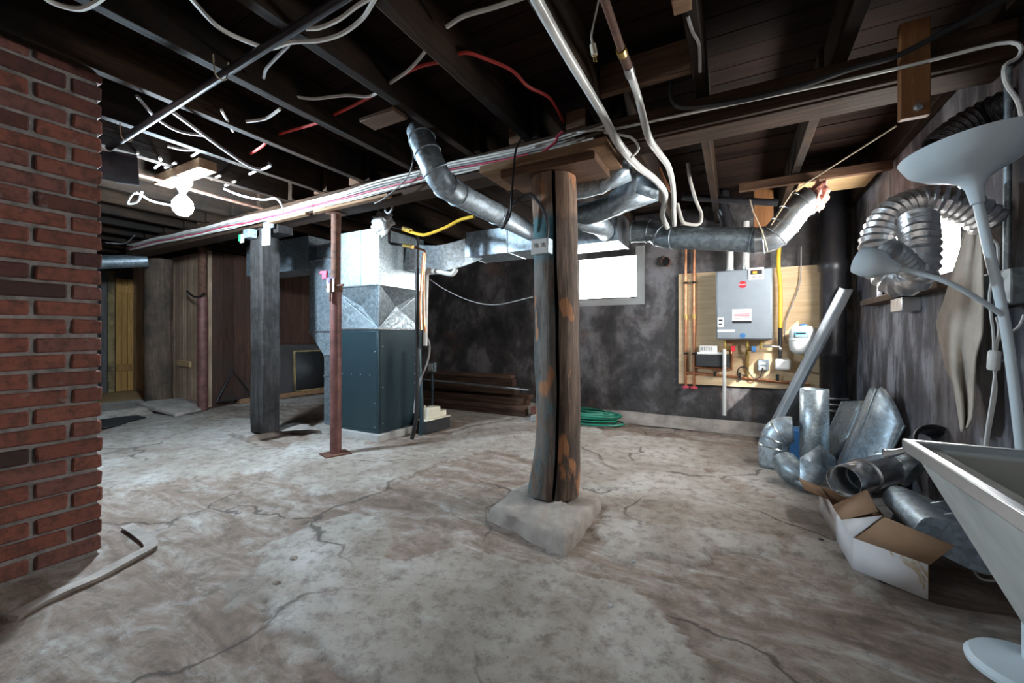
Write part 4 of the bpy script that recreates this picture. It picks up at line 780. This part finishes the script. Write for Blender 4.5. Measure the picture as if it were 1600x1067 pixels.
# box and cable on the split post
c = at(849, 385, Y=2.095); jb = thing('receptacle_box', c, 'white receptacle box hanging on the split log post', 'electrical box')
MB().box(c + V((-.052, -.035, -.045)), c + V((.045, .03, .04))).build('box', 'galvanized', jb, .004); MB().box(c + V((-.056, -.041, -.048)), c + V((.040, -.035, .036))).build('cover', 'white_plastic', jb, .003)
for x in (-.03, .012): MB().box(c + V((x - .008, -.044, -.01)), c + V((x + .008, -.041, .012))).build('socket', 'cable_grey', jb)
cab(P((855, 372), (856, 352), (850, 330), (838, 312), (826, 304), (805, 315), (795, 330), (788, 352), (783, 357), Y=2.10), .009, 'cable_black', 'black cable looping off the split post to its box')
cab(P((815, 215), (806, 235), (803, 260), (800, 300), (797, 335), (786, 356), Y=2.08), .006, 'cable_black', 'thin dark cable hanging left of the split post')

# wooden bracket bolted to the beam
c0 = at(1403, 200, Y=2.19); c1 = at(1462, 80, Y=2.19); bk = thing('timber_bracket', (c0.x, 2.2, c0.z), 'reddish board bolted vertically to the beam near the right wall', 'board')
MB().box((c0.x, 2.165, 1.86), (c1.x - .02, 2.20, 2.24)).build('board', 'wood_bracket', bk, .004); MB().lathe([(.016, 0), (.016, .006), (.008, .012)], at(1434, 168, Y=2.165), (0, -1, 0), 6).build('bolt', 'screw', bk)
tag(MB().tube([at(1400, 197, Y=2.3), at(1238, 300, Y=3.4), at(1205, 352, Y=3.48)], .004, 5).build('hanging_string', 'string'), 'taut cord from the bracket to the supply pipe elbow', 'string')
tag(MB().tube(P((1172, 312), (1176, 330), (1190, 360), (1199, 392), Y=3.49), .005, 5).build('hanging_string', 'string'), 'twine tied round the supply pipe and waste pipe', 'string')
# =================== DUCT PIECES ON THE FLOOR ===================
c = at(1222, 728, Z=0)
eb = thing('duct_elbow', c, 'galvanized adjustable elbow standing on the floor', 'duct'); R_ = .098
c = V((.25, 3.72, 0)); e_pts = [c, c + V((0, 0, .14)), c + V((.01, .0, .20)), c + V((.035, -.0, .26)), c + V((.08, -.005, .29)), c + V((.125, -.01, .295))]
sp_ = smooth(e_pts, 5); MB().tube(sp_, R_, 24, cap=False).build('pipe', 'galvanized', eb, solid=.003)
for i_ in (6, 11, 16): d = (sp_[i_ + 1] - sp_[i_]).normalized() * .008; MB().tube([sp_[i_] - d, sp_[i_], sp_[i_] + d], [R_, R_ + .007, R_], 24).build('seam', 'galvanized_bright', eb)
c = V((.505, 3.72, 0)); vp = thing('duct_pipe', c, 'upright galvanized pipe standing among the duct scraps', 'duct')
MB().tube([c, c + V((.0, .0, .61))], .088, 24, cap=False).build('pipe', 'galvanized_spangle', vp, solid=.003); MB().tube([c + V((0, -.0, .0)), c + V((0, 0, .01))], .091, 24).build('crimped_end', 'galvanized', vp)
# boot with star shaped flanges
c = at(1262, 765, Z=0); bt_ = thing('register_boot', c, 'dull galvanized boot with bent corner flanges on floor', 'duct')
def bp(x, y, D): return at(x, y, D=D)
O = [bp(1290, 695, 2.72), bp(1292, 735, 2.62), bp(1300, 747, 2.74), bp(1302, 712, 2.86)]
pts = [bp(1243, 700, 2.78), bp(1281, 695, 2.72), bp(1300, 742, 2.66), bp(1264, 770, 2.59), bp(1226, 742, 2.80), bp(1228, 712, 2.92), bp(1262, 705, 2.98), bp(1297, 715, 2.90), bp(1308, 745, 2.84)]
MB().add([bp(1250, 715, 2.68), bp(1281, 694, 2.72), bp(1284, 728, 2.64), bp(1300, 740, 2.70), bp(1264, 771, 2.585), bp(1250, 752, 2.62)], [(0, 1, 2), (0, 2, 5), (2, 3, 4), (2, 4, 5)]).build('front_flange', 'galvanized', bt_, solid=.004, sharp=5)
MB().add([bp(1281, 694, 2.72), bp(1305, 715, 2.86), bp(1308, 742, 2.80), bp(1300, 740, 2.70), bp(1284, 728, 2.64)], [(0, 1, 2, 3, 4)]).build('side_flange', 'galvanized_dark', bt_, solid=.004)
MB().tube(smooth([bp(1226, 722, 2.86), bp(1238, 736, 2.76), bp(1258, 742, 2.70)], 4), .082, 20).build('collar', 'galvanized_dark', bt_); MB().add([bp(1226, 742, 2.80), bp(1250, 752, 2.62), bp(1264, 771, 2.585), bp(1250, 765, 2.64)], [(0, 1, 2, 3)]).build('lower_flange', 'galvanized_dark', bt_, solid=.004)
# big curved sheet leaning on the right wall
sh = thing('sheet_metal_duct', (.72, 3.55, 0), 'large curved sheet of duct metal leaning on the right wall', 'duct')
def shf(u, v_):
    y = 3.93 - .52 * u; z = (.62 - .05 * (2 * u - 1) ** 2 + .02) * v_ if u < .6 else (.66 - .62 * ((u - .6) / .4) ** 2.2 * .35) * v_
    return V((.66 + .20 * v_ - .05 * math.sin(u * math.pi) + .06 * u, y - .12 * (1 - v_) * u, z))
MB().grid(shf, 14, 10).build('sheet', 'galvanized', sh, solid=.003, sharp=60); MB().tube([shf(.55, k / 10) + V((-.006, 0, 0)) for k in range(11)], .005, 6).build('seam', 'galvanized_bright', sh); MB().tube([shf(1, k / 10) for k in range(11)], .006, 6).build('edge_fold', 'galvanized_dark', sh)
sc2 = thing('bent_duct_sheet', (.62, 3.95, 0), 'tall bent panel of duct metal behind the upright pipe', 'duct'); MB().grid(lambda u, v_: V((.61 + .16 * v_ + .08 * u, 4.28 - .28 * u, .002 + (.46 + .05 * u) * v_)), 4, 6).build('sheet', 'galvanized_dark', sc2, solid=.003); MB().tube([V((.61 + .16 * v_ / 6, 4.28, .002 + .46 * v_ / 6)) for v_ in range(7)], .008, 6).build('edge_fold', 'galvanized_bright', sc2)
c = at(1253, 690, Z=0); tag(MB().hexa([V((.38, 4.0, 0)), V((.56, 3.95, 0)), V((.6, 4.12, 0)), V((.42, 4.17, 0)), V((.38, 4.0, .24)), V((.56, 3.95, .24)), V((.6, 4.12, .24)), V((.42, 4.17, .24))]).build('blue_carton', 'ink_blue', bevel=.006), 'small bright blue carton behind the upright pipe', 'box')
# carton with a fitting inside
A, B_, C_ = at(1333, 889, Z=.0), at(1450, 937, Z=.0), at(1281, 797, Z=.0); Dd = B_ + (C_ - A); hh = .135; Hv = V((0, 0, hh))
Dd.x = min(Dd.x, XR - .03); cx2 = thing('cardboard_box', (A + Dd) / 2, 'low white cardboard box with open brown flaps holding duct fittings', 'box')
def quad(name, pts, mat, par=cx2, th=.005): return MB().add(pts, [tuple(range(len(pts)))]).build(name, mat, par, solid=th)
quad('side', [A, B_, B_ + Hv, A + Hv], 'box_white_stained'); quad('side', [C_, A, A + Hv, C_ + Hv], 'box_white_stained'); quad('side', [B_, Dd, Dd + Hv, B_ + Hv], 'cardboard'); quad('side', [Dd, C_, C_ + Hv, Dd + Hv], 'cardboard'); quad('bottom', [p + V((0, 0, .004)) for p in (A, B_, Dd, C_)], 'cardboard')
quad('flap', [A + Hv + (B_ - A) * .03, B_ + Hv + (B_ - A) * .02, at(1492, 853, Z=.26), at(1382, 808, Z=.26)], 'cardboard'); Lm = A + (C_ - A) * .28
Lc = A + (C_ - A) * .55; quad('flap', [Lc + Hv, Lm + Hv, at(1372, 799, Z=.26), at(1355, 765, Z=.26)], 'cardboard'); quad('flap', [C_ + Hv, A + (C_ - A) * .7 + Hv, A + (C_ - A) * .7 + Hv + V((-.10, 0, .03)), C_ + Hv + V((-.10, 0, .03))], 'cardboard'); quad('flap_crease', [Lm + Hv, A + Hv, at(1379, 806, Z=.255)], 'box_white')
# fittings in the box: oval stack elbow
oe = thing('oval_duct_elbow', (.66, 2.5, .01), 'big dull galvanized oval elbow lying in the cardboard box', 'duct')
opts = smooth([V((.765, 2.64, .175)), V((.765, 2.50, .178)), V((.77, 2.38, .175)), V((.775, 2.27, .172))], 6)
def oval(a_, b_): return [(x * .90 + z * .43, z * .90 - x * .43) for x, z in ((a_ * math.copysign(abs(math.cos(q)) ** .6, math.cos(q)), b_ * math.copysign(abs(math.sin(q)) ** .7, math.sin(q))) for q in (k * 2 * math.pi / 28 for k in range(28)))]
MB().tube(opts, 1, prof=oval(.140, .068)).build('shell', 'galvanized', oe)
for i_ in (6, 12): MB().tube([opts[i_] - V((0, .006, 0)), opts[i_] + V((0, .006, 0))], 1, prof=oval(.144, .072)).build('seam', 'galvanized_bright', oe)
# crimped pipe resting on the box edge
a, b_ = at(1318, 752, Z=.255), at(1408, 726, D=2.42); cp2 = thing('short_duct_pipe', a, 'short shiny crimped pipe lying across the box edge', 'duct')
d = (b_ - a); pts = [a + d * s for s in (0, .3, .302, .34, .342, .72, .722, .76, .762, 1)]; r = .082
MB().tube(pts, [r - .006, r - .004, r + .006, r + .006, r, r, r + .006, r + .006, r, r], 24, cap=False).build('pipe', 'galvanized_bright', cp2, solid=.003)
MB().tube([a + d * .42 + V((0, -.05, .066)), a + d * .62 + V((0, -.083, .0))], .004, 6).build('lock_seam', 'galvanized', cp2)
a, b_ = at(1400, 720, D=2.36), at(1432, 738, D=2.28); MB().tube([a, b_], [.085, .10], 24, cap=False).build('end_collar', 'galvanized', cp2, solid=.003)
a, b_ = at(1440, 693, D=2.25), at(1462, 690, D=2.12); dk = thing('damper_collar', a, 'black start collar propped behind the laundry tub', 'duct'); MB().tube([a, a + (b_ - a) * .9, b_], [.055, .068, .085], 24, cap=False).build('collar', 'pipe_cast', dk, solid=.003); MB().tube([b_ - (b_ - a) * .06, b_ + (b_ - a) * .05], .088, 24, cap=False).build('rim', 'galvanized_bright', dk, solid=.003)
mp = MB().grid(lambda u, v_: at(1378 + 62 * u, 716 - 24 * u ** 2 - 9 * v_ * (1 - u), D=2.17 - .2 * u) + V((0, 0, .02 * v_)), 8, 3).build('tin_strip', 'galvanized_bright', solid=.003); tag(mp, 'curled tin strip between the shiny pipe and black collar', 'strip')

# =================== LAUNDRY TUB ===================
tu = thing('laundry_tub', (.66, 1.05, 0), 'old concrete laundry tub with metal rim against the right wall', 'sink')
tx0, tx1, ty0, ty1, tz, bz, bx = .39, .925, .45, 1.41, .72, .30, .60
outer = MB().add([(bx, ty0, bz), (tx1, ty0, bz), (tx1, ty1, bz), (bx, ty1, bz), (tx0, ty0, tz), (tx1, ty0, tz), (tx1, ty1, tz), (tx0, ty1, tz),
   (tx0 + .05, ty0 + .05, tz), (tx1 - .05, ty0 + .05, tz), (tx1 - .05, ty1 - .05, tz), (tx0 + .05, ty1 - .05, tz), (bx + .04, ty0 + .06, bz + .05), (tx1 - .06, ty0 + .06, bz + .05), (tx1 - .06, ty1 - .06, bz + .05), (bx + .04, ty1 - .06, bz + .05)],
   [(0, 3, 2, 1), (0, 1, 5, 4), (1, 2, 6, 5), (2, 3, 7, 6), (3, 0, 4, 7), (4, 5, 9, 8), (5, 6, 10, 9), (6, 7, 11, 10), (7, 4, 8, 11), (8, 9, 13, 12), (9, 10, 14, 13), (10, 11, 15, 14), (11, 8, 12, 15), (12, 13, 14, 15)])
outer.build('basin', 'concrete_tub', tu, .006, 30)
MB().bar((tx0 - .004, ty0, tz), (tx0 - .004, ty1, tz), .02, .03).bar((tx0 - .014, ty1 - .004, tz), (tx1, ty1 - .004, tz), .02, .03).build('metal_rim', 'steel_bright', tu, .003)
for x, y in ((bx + .05, ty0 + .06), (bx + .05, ty1 - .07), (tx1 - .05, ty0 + .06), (tx1 - .05, ty1 - .07)): MB().tube([(x, y, -.005), (x, y, bz)], .02, 10).build('leg', 'rust', tu)
# =================== FLOOR LAMP ===================
la = thing('floor_lamp', (.755, 1.79, 0), 'white floor lamp with uplight bowl and reading arm', 'lamp')
MB().lathe([(.128, 0), (.130, .012), (.118, .026), (.05, .034), (.02, .045), (.001, .046)], (.755, 1.79, 0), n=40).build('base', 'lamp_blue_white', la)
top = at(1525, 304, D=1.27); pole = smooth([V((.755, 1.79, .04)), at(1603, 800, D=1.235), at(1596, 705, D=1.24), at(1573, 520, D=1.25), at(1545, 390, D=1.26), top], 6)
MB().tube(pole, .0125, 12).build('pole', 'lamp_blue_white', la)
axd = (at(1495, 190, D=1.30) - top).normalized(); axd = (axd + V((0, 0, .3))).normalized()
MB().lathe([(.016, -.03), (.021, .02), (.034, .045), (.062, .062), (.108, .085), (.143, .115), (.160, .155), (.156, .156), (.137, .119), (.100, .092), (.03, .075), (.001, .075)], top, axd, 40, cap=False).build('bowl_shade', 'lamp_blue_white', la)
hd = at(1402, 420, D=1.34); arm = smooth([at(1566, 492, D=1.25), at(1530, 468, D=1.25), at(1485, 443, D=1.27), at(1440, 428, D=1.31), hd], 5)
MB().tube(arm, .008, 10).build('arm', 'lamp_blue_white', la); dv = (at(1345, 407, D=1.42) - hd).normalized()
MB().lathe([(.010, -.01), (.016, .0), (.030, .03), (.047, .05), (.050, .085), (.046, .11), (.043, .11), (.045, .085), (.02, .04), (.001, .04)], hd, dv, 28, cap=False).build('reading_shade', 'lamp_blue_white', la)
tag(MB().tube(smooth([at(1552, 375, D=1.30), at(1559, 385, D=1.30), at(1559, 415, D=1.30)], 5), .004, 6).build('cord_loop', 'white_plastic'), 'short white cord loop beside the lamp pole', 'cord')
ct = thing('lamp_cord', at(1553, 550, D=1.40), 'white lamp cord with inline switch hanging behind the lamp', 'cord')
for l in ([(1600, 492), (1590, 512), (1560, 530), (1553, 550)], [(1549, 440), (1546, 470), (1552, 520), (1553, 550)], [(1556, 575), (1550, 620), (1543, 665), (1538, 705), (1530, 760)], [(1553, 575), (1556, 610), (1549, 655), (1541, 700)], [(1557, 495), (1561, 515), (1556, 550)]):
    MB().tube(smooth(P(*l, D=1.40), 5), .0042, 6).build('cord', 'white_plastic', ct)
c = at(1553, 563, D=1.40); MB().lathe([(.012, -.034), (.016, -.028), (.016, .028), (.012, .034)], c, (0.05, 0, 1), 10).build('switch', 'white_plastic', ct); MB().lathe([(.005, 0), (.005, .012)], c + V((.012, -.0, 0)), (1, .3, 0), 8).build('dial', 'screw', ct)
tag(MB().tube(smooth([at(1519, 853, Z=.14), at(1517, 870, Z=.07), at(1523, 893, Z=.015), at(1535, 905, Z=.008), at(1560, 908, Z=.008)], 5), .0045, 6).build('cord_tail', 'white_plastic'), 'white cord tail curling on the floor under the tub', 'cord')
# =================== CLOTH, FOIL DUCTS, WALL BOX ===================
left = [(1520, 330), (1505, 370), (1490, 420), (1475, 470), (1463, 505), (1470, 540), (1478, 575), (1490, 600), (1497, 640), (1502, 675)]; right = [(1532, 322), (1534, 360), (1535, 420), (1536, 470), (1535, 520), (1524, 560), (1522, 600), (1521, 640), (1519, 655), (1512, 668)]
def cf(u, v_):
    i = min(int(v_ * 9), 8); f_ = v_ * 9 - i; l = V(left[i]).lerp(V(left[i + 1]), f_); r = V(right[i]).lerp(V(right[i + 1]), f_); q = l.lerp(r, u)
    amp = .016 * (.4 + v_) ; return at(q.x, q.y, X=.885 + amp * math.sin(u * 9.5 + v_ * 2.2) * .9 - .02 * v_)
tag(MB().grid(cf, 40, 40).build('hanging_cloth', 'cloth', solid=.006, sharp=180), 'stained beige cloth hanging by the window on the right wall', 'cloth')
def flex(name, pts, r, mat, label, group=None, pitch=.026):
    sp_ = smooth(pts, 14); L = [0]
    for a, b_ in zip(sp_, sp_[1:]): L.append(L[-1] + (b_ - a).length)
    n_ = int(L[-1] / (pitch / 2)); out = []; rr = []; j = 0
    for k in range(n_ + 1):
        s = L[-1] * k / n_
        while j < len(L) - 2 and L[j + 1] < s: j += 1
        f_ = (s - L[j]) / max(1e-6, L[j + 1] - L[j]); out.append(sp_[j].lerp(sp_[j + 1], f_)); rr.append(r * (1.0 if k % 2 else .86) * (1 + .05 * noise.noise(V((k * .21, r, 3)))))
    return tag(MB().tube(out, rr, 22, cap=False).build(name, mat, sharp=20), label, 'duct', group)
XF = .80
flex('foil_flex_duct', [at(1548, 350, D=1.60), at(1520, 330, D=1.61), at(1478, 316, D=1.64), at(1432, 316, D=1.68), at(1390, 338, D=1.70), at(1370, 378, D=1.70), at(1378, 418, D=1.68), at(1404, 440, D=1.63), at(1430, 432, D=1.57), at(1438, 402, D=1.54), at(1436, 368, D=1.56), at(1434, 345, D=1.60)], .062, 'foil', 'shiny silver foil flex duct looped in front of the window')
flex('foil_duct_end', [at(1428, 424, D=1.50), at(1408, 402, D=1.47), at(1390, 390, D=1.44)], .038, 'foil', 'open end of silver foil duct behind the reading lamp')
flex('shaded_flex_duct', [at(1462, 232, D=1.75), at(1492, 206, D=1.74), at(1535, 180, D=1.70), at(1585, 158, D=1.62), at(1640, 135, D=1.55)], .060, 'foil_shaded', 'ribbed flex duct with shade painted dark above the lamp bowl')  # upper run of the foil duct, its shading painted in
cc = thing('wall_switch_box', at(1560, 458, X=.93), 'grey metal outlet box with cover on the right wall', 'electrical box')
ya, yb2 = at(1546, 460, X=.945).y, at(1578, 460, X=.945).y; za = 1 + (525 - 482) / 640 * 1.72; zb_ = za + .14
MB().box((.905, yb2, za), (XR - .001, ya, zb_)).build('plate', 'galvanized', cc, .005); MB().box((.895, yb2 - .13, za + .005), (XR - .001, yb2 - .003, zb_ + .0)).build('receptacle', 'galvanized_dark', cc, .005)
for z in (.035, .095): MB().lathe([(.022, 0), (.022, .004)], (.895, yb2 - .06, za + z), (-1, 0, 0), 16).build('socket', 'white_plastic', cc)
MB().tube([(.925, yb2 - .03, zb_), (.925, yb2 - .04, 2.1)], .012, 10).build('conduit', 'galvanized_dark', cc)
c = at(1412, 452, X=.87); tag(MB().box((.862, 3.25, 1.15), (XR - .0, 3.45, 1.232)).build('foil_tape_scrap', 'foil', bevel=.004), 'crumpled foil scrap hanging under the window sill', 'foil')

# pipe sleeve in the back wall and loose chips on the floor
c = at(1040, 409, Y=YB - .02); sl2 = thing('wall_sleeve', c, 'short dark pipe sleeve set in the wall beside the window', 'pipe')
MB().tube([c + V((0, .05, 0)), c + V((0, -.03, 0))], .052, 18, cap=False).build('sleeve', 'rust', sl2, solid=.006); MB().lathe([(.045, 0), (.045, .004)], c + V((0, .018, 0)), (0, -1, 0), 18).build('plug', 'ink_black', sl2)
for i, (x, y, mt, lab) in enumerate(((433, 911, 'concrete', 'grey chip of concrete on the pale floor patch'), (459, 873, 'concrete', 'small brown clod at the edge of the floor patch'), (822, 878, 'concrete_pale', 'tiny white chip on floor before the post footing'), (990, 872, 'concrete_pale', 'white chip on floor right of the post footing'), (803, 683, 'brick', 'brown twig bit on floor left of the split post'), (1283, 843, 'ink_black', 'small black chip on floor beside the cardboard box'), (954, 945, 'concrete_pale', 'pale chip alone on the smooth floor'), (945, 738, 'concrete', 'flat grey stone flake on floor beyond the split post'))):
    p = at(x, y, Z=0); p.z = fh(p.x, p.y)[0] - .001; r = .045 if i == 7 else .016 if i < 2 else .009; bm = bmesh.new(); bmesh.ops.create_icosphere(bm, subdivisions=2, radius=1)
    vs = [p + V((v_.co.x * r * 1.3, v_.co.y * r, max(0, v_.co.z) * r * (.3 if i == 7 else .8))) * (1 + .35 * noise.noise(v_.co * 2 + V((i, 0, 0)))) for v_ in bm.verts]
    m_ = MB().add(vs, [[v_.index for v_ in f.verts] for f in bm.faces]); bm.free(); tag(m_.build('floor_chip', mt, sharp=30), lab, 'debris', 'chips on the floor')
bpy.context.view_layer.update()
